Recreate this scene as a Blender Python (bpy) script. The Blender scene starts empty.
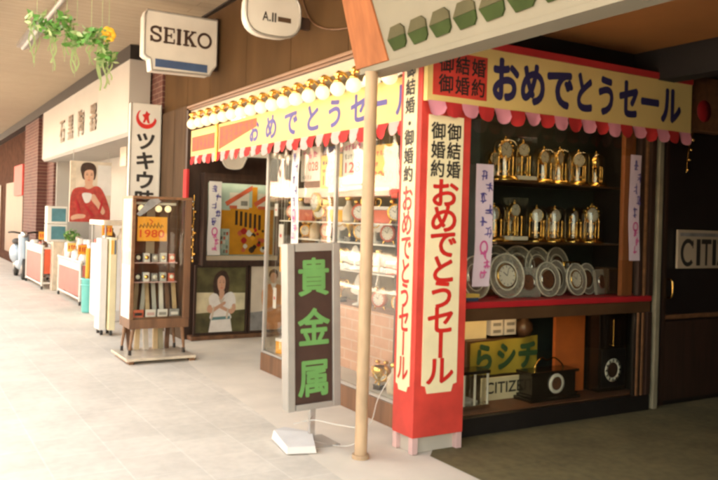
import bpy, bmesh, math, random
from mathutils import Vector, Matrix
R = math.radians
random.seed(7)
S = bpy.context.scene
COL = S.collection

# ---------------------------------------------------------------- camera
cd = bpy.data.cameras.new('camera')
cam = bpy.data.objects.new('camera', cd)
COL.objects.link(cam)
S.camera = cam
cd.sensor_width = 36.0
cd.lens = 776.0 / 718.0 * 36.0
cd.clip_start = 0.05
cd.clip_end = 500
YAW, ROLL = R(30.9), R(1.66)
fw = Vector((math.sin(YAW), math.cos(YAW), 0))
rt = Vector((math.cos(YAW), -math.sin(YAW), 0))
up = Vector((0, 0, 1))
cx = rt * math.cos(ROLL) + up * math.sin(ROLL)
cy = -rt * math.sin(ROLL) + up * math.cos(ROLL)
M3 = Matrix((cx, cy, -fw)).transposed()
cam.matrix_world = Matrix.Translation((0, 0, 1.5)) @ M3.to_4x4()
cd.shift_y = -19.6 * math.cos(ROLL) / 718.0
cd.shift_x = -19.6 * math.sin(ROLL) / 718.0

# ---------------------------------------------------------------- world, sun, exposure
W = bpy.data.worlds.new('World')
S.world = W
W.use_nodes = True
wn = W.node_tree
bg = wn.nodes['Background']
sky = wn.nodes.new('ShaderNodeTexSky')
sky.sky_type = 'NISHITA'
sky.sun_disc = False
SUN_EL, SUN_AZ = R(52), R(78)            # azimuth: from +Y towards +X
sky.sun_elevation = SUN_EL
sky.sun_rotation = SUN_AZ
sky.dust_density = 2.5
tint = wn.nodes.new('ShaderNodeMix')
tint.data_type = 'RGBA'
tint.blend_type = 'MULTIPLY'
tint.inputs[0].default_value = 1.0
tint.inputs[7].default_value = (1.37, 1.01, 0.655, 1)
wn.links.new(sky.outputs[0], tint.inputs[6])
wn.links.new(tint.outputs[2], bg.inputs[0])
bg.inputs[1].default_value = 0.15
sl = bpy.data.lights.new('sun', 'SUN')
sl.energy = 4.5
sl.angle = R(0.5)
sl.color = (1.0, 0.94, 0.82)
so = bpy.data.objects.new('sun', sl)
COL.objects.link(so)
so.location = (12, 4, 20)
sd = Vector((math.sin(SUN_AZ) * math.cos(SUN_EL), math.cos(SUN_AZ) * math.cos(SUN_EL), math.sin(SUN_EL)))
so.rotation_euler = sd.to_track_quat('Z', 'Y').to_euler()
vs = S.view_settings
S.display_settings.display_device = 'sRGB'
vs.view_transform = 'Standard'
vs.look = 'None'
vs.gamma = 1
vs.use_curve_mapping = False
vs.exposure = 3.6
S.render.engine = 'CYCLES'
S.cycles.use_denoising = True
S.cycles.max_bounces = 10
S.cycles.diffuse_bounces = 5
S.cycles.transparent_max_bounces = 24
S.cycles.caustics_reflective = False
S.cycles.caustics_refractive = False
S.cycles.sample_clamp_indirect = 6
S.cycles.filter_width = 2.8

# ---------------------------------------------------------------- materials
def srgb(r, g, b):
    f = lambda c: (c / 12.92) if c <= 0.04045 else ((c + 0.055) / 1.055) ** 2.4
    return (f(r / 255), f(g / 255), f(b / 255))

def mat(name, c, rough=0.6, metal=0.0, var=0.12, scale=6.0, bump=0.0, spec=0.5, emit=0.0, coat=0.0, stretch=None, detail=4):
    m = bpy.data.materials.new(name)
    m.use_nodes = True
    nt = m.node_tree
    p = nt.nodes['Principled BSDF']
    p.inputs['Roughness'].default_value = rough
    p.inputs['Metallic'].default_value = metal
    p.inputs['Specular IOR Level'].default_value = spec
    p.inputs['Coat Weight'].default_value = coat
    tc = nt.nodes.new('ShaderNodeTexCoord')
    mp = nt.nodes.new('ShaderNodeMapping')
    nt.links.new(tc.outputs['Object'], mp.inputs[0])
    if stretch:
        mp.inputs['Scale'].default_value = stretch
    nz = nt.nodes.new('ShaderNodeTexNoise')
    nz.inputs['Scale'].default_value = scale
    nz.inputs['Detail'].default_value = detail
    nt.links.new(mp.outputs[0], nz.inputs['Vector'])
    cr = nt.nodes.new('ShaderNodeValToRGB')
    cr.color_ramp.elements[0].position = 0.3
    cr.color_ramp.elements[1].position = 0.7
    cr.color_ramp.elements[0].color = tuple(max(0, v * (1 - var)) for v in c) + (1,)
    cr.color_ramp.elements[1].color = tuple(min(1, v * (1 + var)) for v in c) + (1,)
    nt.links.new(nz.outputs['Fac'], cr.inputs[0])
    nt.links.new(cr.outputs[0], p.inputs['Base Color'])
    if bump:
        bp = nt.nodes.new('ShaderNodeBump')
        bp.inputs['Strength'].default_value = bump
        bp.inputs['Distance'].default_value = 0.01
        nt.links.new(nz.outputs['Fac'], bp.inputs['Height'])
        nt.links.new(bp.outputs[0], p.inputs['Normal'])
    if emit:
        p.inputs['Emission Color'].default_value = tuple(c) + (1,)
        p.inputs['Emission Strength'].default_value = emit
    return m

def glass_mat(name, tintc=(0.96, 0.97, 0.95), ior=1.5, boost=1.0, rough=0.0):
    m = bpy.data.materials.new(name)
    m.use_nodes = True
    nt = m.node_tree
    nt.nodes.remove(nt.nodes['Principled BSDF'])
    out = nt.nodes['Material Output']
    tr = nt.nodes.new('ShaderNodeBsdfTransparent')
    tr.inputs[0].default_value = tuple(tintc) + (1,)
    gl = nt.nodes.new('ShaderNodeBsdfGlossy')
    gl.inputs['Roughness'].default_value = rough
    fr = nt.nodes.new('ShaderNodeFresnel')
    # same reflectance from either side of the pane (no total reflection at its inner face)
    ge = nt.nodes.new('ShaderNodeNewGeometry')
    im = nt.nodes.new('ShaderNodeMapRange')
    im.inputs[3].default_value = ior
    im.inputs[4].default_value = 1.0 / ior
    nt.links.new(ge.outputs['Backfacing'], im.inputs[0])
    nt.links.new(im.outputs[0], fr.inputs[0])
    # slight waviness of old plate glass
    tc = nt.nodes.new('ShaderNodeTexCoord')
    nz = nt.nodes.new('ShaderNodeTexNoise')
    nz.inputs['Scale'].default_value = 3.0
    nt.links.new(tc.outputs['Object'], nz.inputs['Vector'])
    bp = nt.nodes.new('ShaderNodeBump')
    bp.inputs['Strength'].default_value = 0.05
    bp.inputs['Distance'].default_value = 0.02
    nt.links.new(nz.outputs['Fac'], bp.inputs['Height'])
    nt.links.new(bp.outputs[0], gl.inputs['Normal'])
    mu = nt.nodes.new('ShaderNodeMath')
    mu.operation = 'MULTIPLY'
    mu.use_clamp = True
    mu.inputs[1].default_value = boost
    mx = nt.nodes.new('ShaderNodeMixShader')
    nt.links.new(fr.outputs[0], mu.inputs[0])
    nt.links.new(mu.outputs[0], mx.inputs[0])
    nt.links.new(tr.outputs[0], mx.inputs[1])
    nt.links.new(gl.outputs[0], mx.inputs[2])
    nt.links.new(mx.outputs[0], out.inputs[0])
    return m

def brick_mat(name, c1, c2, mortar, sx, sy, msize=0.02, axis='YZ', rough=0.8, offset=0.5, var=0.1, nscale=3.0, bump=0.3):
    """bricks / tiles / pavers in object space; axis gives the two axes that span the face"""
    m = bpy.data.materials.new(name)
    m.use_nodes = True
    nt = m.node_tree
    p = nt.nodes['Principled BSDF']
    p.inputs['Roughness'].default_value = rough
    tc = nt.nodes.new('ShaderNodeTexCoord')
    sp = nt.nodes.new('ShaderNodeSeparateXYZ')
    cb = nt.nodes.new('ShaderNodeCombineXYZ')
    nt.links.new(tc.outputs['Object'], sp.inputs[0])
    nt.links.new(sp.outputs[axis[0]], cb.inputs[0])
    nt.links.new(sp.outputs[axis[1]], cb.inputs[1])
    br = nt.nodes.new('ShaderNodeTexBrick')
    br.offset = offset
    br.inputs['Color1'].default_value = tuple(c1) + (1,)
    br.inputs['Color2'].default_value = tuple(c2) + (1,)
    br.inputs['Mortar'].default_value = tuple(mortar) + (1,)
    br.inputs['Scale'].default_value = 1.0
    br.inputs['Brick Width'].default_value = sx
    br.inputs['Row Height'].default_value = sy
    br.inputs['Mortar Size'].default_value = msize
    br.inputs['Mortar Smooth'].default_value = 0.3
    nt.links.new(cb.outputs[0], br.inputs['Vector'])
    nz = nt.nodes.new('ShaderNodeTexNoise')
    nz.inputs['Scale'].default_value = nscale
    nz.inputs['Detail'].default_value = 6
    nt.links.new(tc.outputs['Object'], nz.inputs['Vector'])
    mr = nt.nodes.new('ShaderNodeMapRange')
    mr.inputs[1].default_value = 0.3
    mr.inputs[2].default_value = 0.7
    mr.inputs[3].default_value = 1 - var
    mr.inputs[4].default_value = 1 + var
    nt.links.new(nz.outputs['Fac'], mr.inputs[0])
    n2 = nt.nodes.new('ShaderNodeTexNoise')
    n2.inputs['Scale'].default_value = nscale * 7
    n2.inputs['Detail'].default_value = 8
    nt.links.new(tc.outputs['Object'], n2.inputs['Vector'])
    m2 = nt.nodes.new('ShaderNodeMapRange')
    m2.inputs[1].default_value = 0.35
    m2.inputs[2].default_value = 0.62
    m2.inputs[3].default_value = 1 - var * 0.9
    m2.inputs[4].default_value = 1.0
    nt.links.new(n2.outputs['Fac'], m2.inputs[0])
    mm = nt.nodes.new('ShaderNodeMath')
    mm.operation = 'MULTIPLY'
    nt.links.new(mr.outputs[0], mm.inputs[0])
    nt.links.new(m2.outputs[0], mm.inputs[1])
    mx = nt.nodes.new('ShaderNodeMix')
    mx.data_type = 'RGBA'
    mx.blend_type = 'MULTIPLY'
    mx.inputs[0].default_value = 1.0
    nt.links.new(br.outputs['Color'], mx.inputs[6])
    nt.links.new(mm.outputs[0], mx.inputs[7])
    nt.links.new(mx.outputs[2], p.inputs['Base Color'])
    bp = nt.nodes.new('ShaderNodeBump')
    bp.inputs['Strength'].default_value = bump
    bp.inputs['Distance'].default_value = 0.004
    inv = nt.nodes.new('ShaderNodeMath')
    inv.operation = 'SUBTRACT'
    inv.inputs[0].default_value = 1.0
    nt.links.new(br.outputs['Fac'], inv.inputs[1])
    nt.links.new(inv.outputs[0], bp.inputs['Height'])
    nt.links.new(bp.outputs[0], p.inputs['Normal'])
    return m

MT = {}
def M(key):
    return MT[key]
def defm(key, *a, **k):
    MT[key] = mat(key, *a, **k)

defm('red_paint', (0.57, 0.048, 0.033), 0.6, var=0.2, scale=5, bump=0.12, detail=8)
defm('red_dark', (0.42, 0.015, 0.02), 0.5, var=0.08)
defm('red_cloth', (0.46, 0.022, 0.022), 0.85, var=0.12)
defm('pink_cloth', (0.66, 0.26, 0.34), 0.85, var=0.08)
defm('pale_pink', (0.58, 0.38, 0.36), 0.85, var=0.06)
defm('cream', (0.78, 0.68, 0.43), 0.7, var=0.08, scale=4, bump=0.15, detail=7)
defm('banner_yellow', (0.70, 0.54, 0.20), 0.65, var=0.06, scale=2)
defm('navy', (0.025, 0.022, 0.09), 0.6, var=0.1)
defm('purple_blue', (0.075, 0.06, 0.26), 0.6, var=0.15)
defm('black_ink', (0.02, 0.016, 0.014), 0.6, var=0.1)
defm('red_ink', (0.55, 0.02, 0.015), 0.5, var=0.1)
defm('magenta_ink', (0.62, 0.10, 0.30), 0.6, var=0.12)
defm('orange_ink', (0.66, 0.075, 0.01), 0.6, var=0.1)
defm('white_paint', (0.66, 0.63, 0.57), 0.5, var=0.08, scale=3)
defm('fascia_cream', (0.22, 0.20, 0.15), 0.7, spec=0.2, var=0.05, scale=3)
defm('white_paper', (0.68, 0.645, 0.61), 0.8, var=0.05, scale=8)
defm('lilac_paper', (0.72, 0.58, 0.66), 0.8, var=0.08, scale=6)
defm('orange_card', (0.80, 0.36, 0.03), 0.7, var=0.06)
defm('yellow_card', (0.82, 0.55, 0.12), 0.7, var=0.06)
defm('orange_felt', (0.62, 0.14, 0.02), 0.85, var=0.12)
defm('wood_brown', (0.16, 0.075, 0.035), 0.5, var=0.3, scale=3, stretch=(6, 6, 0.6), bump=0.1)
defm('wood_orange', (0.30, 0.105, 0.038), 0.7, spec=0.2, var=0.22, scale=3, stretch=(5, 5, 0.5), bump=0.08)
defm('wood_dark', (0.045, 0.022, 0.014), 0.5, var=0.3, scale=3, stretch=(5, 5, 0.6))
defm('wood_trim', (0.20, 0.095, 0.042), 0.4, var=0.25, scale=3, stretch=(6, 0.5, 6))
defm('dark_metal', (0.025, 0.02, 0.018), 0.45, metal=0.4, var=0.15)
defm('black', (0.014, 0.011, 0.010), 0.4, var=0.2)
defm('ebony', (0.016, 0.010, 0.007), 0.22, var=0.3, coat=0.4)
defm('brass', (0.85, 0.50, 0.13), 0.18, metal=1.0, var=0.12, scale=20)
defm('gold', (0.95, 0.60, 0.17), 0.22, metal=1.0, var=0.12, scale=20)
defm('gold_letter', (0.13, 0.075, 0.035), 0.45, metal=0.3, var=0.15)
defm('silver', (0.75, 0.72, 0.66), 0.22, metal=1.0, var=0.08)
defm('chrome', (0.72, 0.70, 0.68), 0.18, metal=1.0, var=0.05)
defm('grey_metal', (0.42, 0.40, 0.37), 0.4, metal=0.6, var=0.08)
defm('pale_metal', (0.36, 0.34, 0.31), 0.45, metal=0.3, var=0.08)
defm('dial', (0.78, 0.74, 0.62), 0.4, var=0.05)
defm('cream_post', (0.40, 0.275, 0.165), 0.6, var=0.25, scale=9, stretch=(1, 1, 0.35), bump=0.12, detail=8)
defm('far_brown', (0.07, 0.032, 0.02), 0.95, var=0.3, spec=0.05)
defm('panel_brown', (0.082, 0.045, 0.019), 0.9, spec=0.1, var=0.28, scale=1.6, stretch=(1, 1, 0.35), bump=0.05)
defm('pilaster_grey', (0.085, 0.052, 0.030), 0.85, spec=0.15, var=0.2, scale=3, stretch=(3, 3, 0.5), bump=0.08)
defm('fascia_white', (0.39, 0.365, 0.33), 0.55, var=0.05, scale=1.2)
defm('ceiling_beige', (0.62, 0.50, 0.36), 0.8, var=0.05, scale=1.5)
defm('ceiling_brown', (0.42, 0.17, 0.045), 0.8, var=0.12, scale=1.5)
defm('asphalt', (0.06, 0.058, 0.055), 0.9, var=0.2, scale=20)
defm('concrete', (0.46, 0.42, 0.36), 0.9, var=0.1, scale=3)
defm('green_paint', (0.115, 0.29, 0.08), 0.55, var=0.12)
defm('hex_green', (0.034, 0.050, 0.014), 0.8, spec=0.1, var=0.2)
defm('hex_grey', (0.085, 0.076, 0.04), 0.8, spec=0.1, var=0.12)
defm('sign_dark', (0.060, 0.034, 0.026), 0.6, spec=0.15, var=0.15)
defm('blue_stripe', (0.05, 0.09, 0.19), 0.5, var=0.15)
defm('teal', (0.07, 0.20, 0.24), 0.5, var=0.2)
defm('turquoise', (0.16, 0.52, 0.48), 0.4, var=0.06)
defm('cart_pink', (0.56, 0.15, 0.125), 0.6, var=0.06)
defm('cart_red', (0.62, 0.10, 0.04), 0.6, var=0.1)
defm('leaf', (0.10, 0.26, 0.04), 0.6, var=0.4, scale=9)
defm('leaf_pale', (0.36, 0.46, 0.20), 0.6, var=0.2)
defm('yellow_petal', (0.85, 0.50, 0.03), 0.6, var=0.15)
defm('skin', (0.62, 0.36, 0.24), 0.55, var=0.06)
defm('hair', (0.05, 0.024, 0.014), 0.6, var=0.4, scale=20)
defm('red_sweater', (0.40, 0.055, 0.04), 0.9, var=0.25, scale=14)
defm('white_dress', (0.80, 0.76, 0.72), 0.8, var=0.08, scale=10)
defm('print_green', (0.10, 0.09, 0.035), 0.5, var=0.7, scale=5, detail=7)
defm('print_dusk', (0.16, 0.10, 0.05), 0.5, var=0.6, scale=4)
defm('print_pale', (0.62, 0.53, 0.42), 0.5, var=0.18, scale=3)
defm('print_cream', (0.66, 0.60, 0.40), 0.5, var=0.3, scale=4)
defm('belt_teal', (0.12, 0.24, 0.25), 0.5, var=0.2)
defm('jacket_tan', (0.62, 0.26, 0.09), 0.7, var=0.2, scale=8)
defm('poster_amber', (0.62, 0.27, 0.01), 0.6, var=0.15)
defm('poster_blue', (0.45, 0.58, 0.56), 0.6, var=0.12)
defm('pot_brown', (0.13, 0.065, 0.035), 0.3, var=0.35, scale=9, coat=0.3)
defm('pot_pale', (0.60, 0.50, 0.38), 0.35, var=0.2, scale=9, coat=0.3)
defm('pot_white', (0.80, 0.76, 0.70), 0.25, var=0.06, coat=0.3)
defm('pot_red', (0.60, 0.13, 0.07), 0.35, var=0.2)
defm('olive_cloth', (0.40, 0.30, 0.03), 0.85, var=0.15)
defm('sign_green', (0.035, 0.09, 0.03), 0.7, var=0.15)
defm('back_teal', (0.022, 0.032, 0.028), 0.7, var=0.3)
defm('shelf_dark', (0.09, 0.045, 0.02), 0.35, var=0.2)
defm('inside_brown', (0.15, 0.06, 0.028), 0.6, var=0.2)
defm('window_olive', (0.17, 0.14, 0.08), 0.8, var=0.3, scale=3)
defm('inside_cream', (0.50, 0.41, 0.29), 0.7, var=0.12, scale=2)
defm('crystal', (0.46, 0.42, 0.36), 0.16, var=0.2, scale=12, coat=0.6)
defm('lit_bulb', (1.0, 0.80, 0.46), 0.3, var=0.0, emit=0.075)
defm('lit_tube', (1.0, 0.84, 0.55), 0.4, var=0.0, emit=0.6)
defm('dim_tube', (1.0, 0.62, 0.26), 0.4, var=0.0, emit=0.9)
defm('lit_sign', (1.0, 0.55, 0.10), 0.4, var=0.0, emit=0.05)
defm('plaster', (0.60, 0.55, 0.46), 0.85, var=0.08, scale=1)
defm('plaster_pink', (0.62, 0.44, 0.36), 0.85, var=0.08, scale=1)
defm('dark_window', (0.03, 0.035, 0.04), 0.1, var=0.2)
defm('bark', (0.10, 0.07, 0.045), 0.9, var=0.3, scale=8, bump=0.3)
defm('foliage', (0.06, 0.10, 0.03), 0.7, var=0.4, scale=3)
defm('strap_olive', (0.30, 0.26, 0.17), 0.6, var=0.2)
defm('strap_grey', (0.42, 0.42, 0.38), 0.6, var=0.15)
defm('strap_tan', (0.50, 0.36, 0.20), 0.6, var=0.15)
defm('print_grey', (0.25, 0.24, 0.23), 0.6, var=0.3, scale=9)
defm('scooter_blue', (0.34, 0.42, 0.50), 0.3, var=0.06, coat=0.5)
defm('rubber', (0.03, 0.027, 0.025), 0.7, var=0.2)
defm('bulkhead', (0.012, 0.009, 0.007), 0.7, var=0.2)
MT['glass'] = glass_mat('window_glass', (0.97, 0.97, 0.94), 1.5, 1.0)
MT['dome_glass'] = glass_mat('dome_glass', (0.93, 0.93, 0.90), 1.5, 2.2, 0.06)
def crystal_mat():
    m = mat('cut_crystal', (0.70, 0.66, 0.58), 0.04, var=0.06, scale=25, bump=0.12, coat=1.0)
    nt = m.node_tree
    out = nt.nodes['Material Output']
    tr = nt.nodes.new('ShaderNodeBsdfTransparent')
    tr.inputs[0].default_value = (0.9, 0.88, 0.84, 1)
    lw = nt.nodes.new('ShaderNodeLayerWeight')
    lw.inputs[0].default_value = 0.35
    mr = nt.nodes.new('ShaderNodeMapRange')
    mr.inputs[3].default_value = 0.16
    mr.inputs[4].default_value = 0.85
    mx = nt.nodes.new('ShaderNodeMixShader')
    nt.links.new(lw.outputs['Facing'], mr.inputs[0])
    nt.links.new(mr.outputs[0], mx.inputs[0])
    nt.links.new(tr.outputs[0], mx.inputs[1])
    nt.links.new(nt.nodes['Principled BSDF'].outputs[0], mx.inputs[2])
    nt.links.new(mx.outputs[0], out.inputs[0])
    return m
MT['crystal'] = crystal_mat()
MT['brick'] = brick_mat('red_brown_brick', (0.13, 0.042, 0.030), (0.095, 0.03, 0.022), (0.24, 0.16, 0.12), 0.21, 0.075, 0.006)
MT['reflected_paving'] = brick_mat('reflected_paving', (0.62, 0.36, 0.25), (0.58, 0.32, 0.22), (0.66, 0.50, 0.40), 0.24, 0.09, 0.005)  # tile colours imitate sunlit paving mirrored in the street window
MT['pavers'] = brick_mat('pavers', (0.69, 0.62, 0.525), (0.64, 0.575, 0.485), (0.73, 0.665, 0.57), 0.40, 0.40, 0.006, axis='YX', offset=0.5, var=0.10, nscale=2.2, bump=0.25)
MT['slats'] = brick_mat('slat_ceiling', (0.36, 0.285, 0.195), (0.345, 0.27, 0.185), (0.25, 0.19, 0.125), 4.0, 0.16, 0.006, axis='XY', offset=0.3, var=0.05, nscale=0.8, bump=0.3)
MT['apron'] = mat('apron_concrete', (0.72, 0.64, 0.53), 0.9, var=0.09, scale=2.5, bump=0.1, detail=8)
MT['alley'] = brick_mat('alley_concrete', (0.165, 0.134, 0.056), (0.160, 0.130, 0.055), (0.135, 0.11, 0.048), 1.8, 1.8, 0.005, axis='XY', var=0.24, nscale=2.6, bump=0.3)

# ---------------------------------------------------------------- mesh builder
def root_offset(o):
    v = Vector((0, 0, 0))
    while o is not None:
        v += o.location
        o = o.parent
    return v

class MB:
    def __init__(self):
        self.v, self.f, self.m, self.s = [], [], [], []
        self.mats = []
        self.xf = None
    def mi(self, key):
        if key not in self.mats:
            self.mats.append(key)
        return self.mats.index(key)
    def add(self, verts, faces, key, smooth=False):
        b = len(self.v)
        for p in verts:
            p = Vector(p)
            if self.xf is not None:
                p = self.xf @ p
            self.v.append(tuple(p))
        k = self.mi(key)
        for f in faces:
            self.f.append([b + i for i in f])
            self.m.append(k)
            self.s.append(smooth)
        return self
    def box(self, x0, x1, y0, y1, z0, z1, key, bev=0.0):
        if bev <= 0:
            v = [(x, y, z) for z in (z0, z1) for y in (y0, y1) for x in (x0, x1)]
            f = [(0, 2, 3, 1), (4, 5, 7, 6), (0, 1, 5, 4), (2, 6, 7, 3), (0, 4, 6, 2), (1, 3, 7, 5)]
            return self.add(v, f, key)
        bm = bmesh.new()
        bmesh.ops.create_cube(bm, size=1)
        for q in bm.verts:
            q.co = ((x0 + x1) / 2 + q.co.x * (x1 - x0), (y0 + y1) / 2 + q.co.y * (y1 - y0), (z0 + z1) / 2 + q.co.z * (z1 - z0))
        bmesh.ops.bevel(bm, geom=list(bm.edges), offset=bev, segments=2, affect='EDGES', profile=0.5)
        bm.verts.index_update()
        self.add([q.co.copy() for q in bm.verts], [[q.index for q in f.verts] for f in bm.faces], key)
        bm.free()
        return self
    def tube(self, pts, r, key, n=8, caps=True):
        pts = [Vector(p) for p in pts]
        rs = r if isinstance(r, (list, tuple)) else [r] * len(pts)
        vs, fs = [], []
        prev = None
        for i, p in enumerate(pts):
            t = (pts[min(i + 1, len(pts) - 1)] - pts[max(i - 1, 0)]).normalized()
            if prev is None:
                a = Vector((0, 0, 1)) if abs(t.z) < 0.9 else Vector((1, 0, 0))
                u = t.cross(a).normalized()
            else:
                u = (prev - t * prev.dot(t)).normalized()
            prev = u
            w = t.cross(u)
            for k in range(n):
                a = 2 * math.pi * k / n
                vs.append(p + (u * math.cos(a) + w * math.sin(a)) * rs[i])
        for i in range(len(pts) - 1):
            for k in range(n):
                fs.append((i * n + k, i * n + (k + 1) % n, (i + 1) * n + (k + 1) % n, (i + 1) * n + k))
        self.add(vs, fs, key, True)
        if caps:
            self.add(vs[:n], [tuple(reversed(range(n)))], key)
            self.add(vs[-n:], [tuple(range(n))], key)
        return self
    def lathe(self, prof, key, c=(0, 0, 0), axis='z', n=24, closed_ends=True):
        """prof: list of (radius, height) along the axis"""
        vs, fs = [], []
        c = Vector(c)
        for r, h in prof:
            r = max(r, 1e-4)
            for k in range(n):
                a = 2 * math.pi * k / n
                if axis == 'z':
                    p = Vector((r * math.cos(a), r * math.sin(a), h))
                elif axis == 'y':
                    p = Vector((r * math.cos(a), h, -r * math.sin(a)))
                else:
                    p = Vector((h, r * math.cos(a), r * math.sin(a)))
                vs.append(c + p)
        for i in range(len(prof) - 1):
            for k in range(n):
                fs.append((i * n + k, i * n + (k + 1) % n, (i + 1) * n + (k + 1) % n, (i + 1) * n + k))
        self.add(vs, fs, key, True)
        return self
    def ball(self, c, r, key, n=16, sc=(1, 1, 1)):
        vs, fs = [], []
        m = n // 2
        for i in range(m + 1):
            th = math.pi * i / m
            for k in range(n):
                a = 2 * math.pi * k / n
                vs.append((c[0] + r * sc[0] * max(math.sin(th), 1e-3) * math.cos(a), c[1] + r * sc[1] * max(math.sin(th), 1e-3) * math.sin(a), c[2] - r * sc[2] * math.cos(th)))
        for i in range(m):
            for k in range(n):
                fs.append((i * n + k, i * n + (k + 1) % n, (i + 1) * n + (k + 1) % n, (i + 1) * n + k))
        return self.add(vs, fs, key, True)
    def sheet(self, O, U, V, pts, key, lift=0.0, thick=0.0):
        """flat polygon given in (u, v) coordinates of the plane O, U, V; lifted along U x V"""
        O, U, V = Vector(O), Vector(U), Vector(V)
        N = U.cross(V).normalized()
        vs = [O + U * a + V * b + N * lift for a, b in pts]
        n = len(vs)
        if thick:
            bk = [p - N * thick for p in vs]
            self.add(vs + bk, [tuple(range(n)), tuple(range(2 * n - 1, n - 1, -1))] + [(i, i + n, (i + 1) % n + n, (i + 1) % n) for i in range(n)], key)
        else:
            self.add(vs, [tuple(range(n))], key)
        return self
    def ribbon(self, O, U, V, pts, w, key, lift=0.001):
        """flat mitred stroke of width w along 2-D points"""
        O, U, V = Vector(O), Vector(U), Vector(V)
        N = U.cross(V).normalized()
        P2 = [Vector(p) for p in pts]
        L, Rr = [], []
        for i, p in enumerate(P2):
            a = P2[max(i - 1, 0)]
            b = P2[min(i + 1, len(P2) - 1)]
            t = (b - a)
            t = t.normalized() if t.length > 1e-9 else Vector((1, 0))
            if i == 0:
                p = p - t * w * 0.15
            if i == len(P2) - 1:
                p = p + t * w * 0.15
            nn = Vector((-t.y, t.x))
            L.append(p + nn * w / 2)
            Rr.append(p - nn * w / 2)
        vs = [O + U * q.x + V * q.y + N * lift for q in L] + [O + U * q.x + V * q.y + N * lift for q in Rr]
        n = len(P2)
        fs = [(i + n, i + n + 1, i + 1, i) for i in range(n - 1)]
        return self.add(vs, fs, key)
    def build(self, name, parent=None, offset=True):
        me = bpy.data.meshes.new(name)
        off = root_offset(parent) if (parent is not None and offset) else Vector((0, 0, 0))
        me.from_pydata([(p[0] - off.x, p[1] - off.y, p[2] - off.z) for p in self.v], [], self.f)
        for k in self.mats:
            me.materials.append(MT[k])
        me.polygons.foreach_set('material_index', self.m)
        me.polygons.foreach_set('use_smooth', self.s)
        me.update()
        o = bpy.data.objects.new(name, me)
        COL.objects.link(o)
        if parent is not None:
            o.parent = parent
        return o

def tag(o, label, cat, group=None, kind=None):
    o['label'] = label
    o['category'] = cat
    if group:
        o['group'] = group
    if kind:
        o['kind'] = kind
    return o

def thing(name, label, cat, loc=(0, 0, 0), group=None):
    o = bpy.data.objects.new(name, None)
    o.empty_display_size = 0.1
    COL.objects.link(o)
    o.location = loc
    return tag(o, label, cat, group)

def struct(o):
    o['kind'] = 'structure'
    return o

KIDS = {}
def copy_tree(o, parent=None):
    c = o.copy()
    COL.objects.link(c)
    if parent is not None:
        c.parent = parent
    for ch in list(o.children):
        copy_tree(ch, c)
    return c

def smooth_closed(pts, k=4):
    """Catmull-Rom through a closed outline"""
    n = len(pts)
    out = []
    for i in range(n):
        p0, p1, p2, p3 = (Vector(pts[(i + j - 1) % n]) for j in range(4))
        for s in range(k):
            t = s / k
            out.append(tuple(0.5 * ((2 * p1) + (p2 - p0) * t + (2 * p0 - 5 * p1 + 4 * p2 - p3) * t * t + (3 * p1 - p0 - 3 * p2 + p3) * t ** 3)))
    return out

def smooth_open(pts, k=5):
    n = len(pts)
    out = []
    for i in range(n - 1):
        p0 = Vector(pts[max(i - 1, 0)]); p1 = Vector(pts[i]); p2 = Vector(pts[i + 1]); p3 = Vector(pts[min(i + 2, n - 1)])
        for s in range(k):
            t = s / k
            out.append(tuple(0.5 * ((2 * p1) + (p2 - p0) * t + (2 * p0 - 5 * p1 + 4 * p2 - p3) * t * t + (3 * p1 - p0 - 3 * p2 + p3) * t ** 3)))
    out.append(tuple(pts[-1]))
    return out

# ---------------------------------------------------------------- lettering
_G = {}
def glyph(s, bold=0.0):
    k = (s, bold)
    if k in _G:
        return _G[k]
    cu = bpy.data.curves.new('letters', 'FONT')
    cu.body = s
    cu.size = 1.0
    cu.offset = bold
    cu.fill_mode = 'FRONT'
    cu.resolution_u = 4
    ob = bpy.data.objects.new('letters', cu)
    COL.objects.link(ob)
    bpy.context.view_layer.update()
    me = bpy.data.meshes.new_from_object(ob.evaluated_get(bpy.context.evaluated_depsgraph_get()))
    vs = [(v.co.x, v.co.y) for v in me.vertices]
    fs = [tuple(p.vertices) for p in me.polygons]
    bpy.data.objects.remove(ob)
    bpy.data.curves.remove(cu)
    bpy.data.meshes.remove(me)
    _G[k] = (vs, fs)
    return _G[k]

def letters(mb, O, U, V, cells, key, bold=0.0, lift=0.0015, fit=False):
    """cells: (text, u, v, w, h) lower-left corner and size; 'ー' set upright when the cell starts with '|'"""
    O, U, V = Vector(O), Vector(U), Vector(V)
    N = U.cross(V).normalized()
    for s, u, v, w, h in cells:
        rot = s.startswith('|')
        if rot:
            s = s[1:]
        vs, fs = glyph(s, 0.0)
        if not vs:
            continue
        if rot:
            vs = [(0.5 + (b - 0.38), 0.38 - (a - 0.5)) for a, b in vs]
        if fit or len(s) > 1:
            x0 = min(a for a, b in vs); x1 = max(a for a, b in vs)
            y0 = min(b for a, b in vs); y1 = max(b for a, b in vs)
            q = [((a - x0) / (x1 - x0), (b - y0) / (y1 - y0)) for a, b in vs]
        else:
            q = [(a, b + 0.12) for a, b in vs]
        # heavier stroke: the same outline set again round a small circle, each copy a hair above the last
        shifts = [(0.0, 0.0)]
        if bold:
            shifts += [(bold * 1.05 * math.cos(R(a)), bold * 1.05 * math.sin(R(a))) for a in range(0, 360, 45)]
        ew, eh = (w, h) if len(s) == 1 else (h, h)
        for j, (da, db) in enumerate(shifts):
            pts = [O + U * (u + a * w + da * ew) + V * (v + b * h + db * eh) + N * (lift + j * 0.00012) for a, b in q]
            mb.add(pts, fs, key)
    return mb

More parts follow.
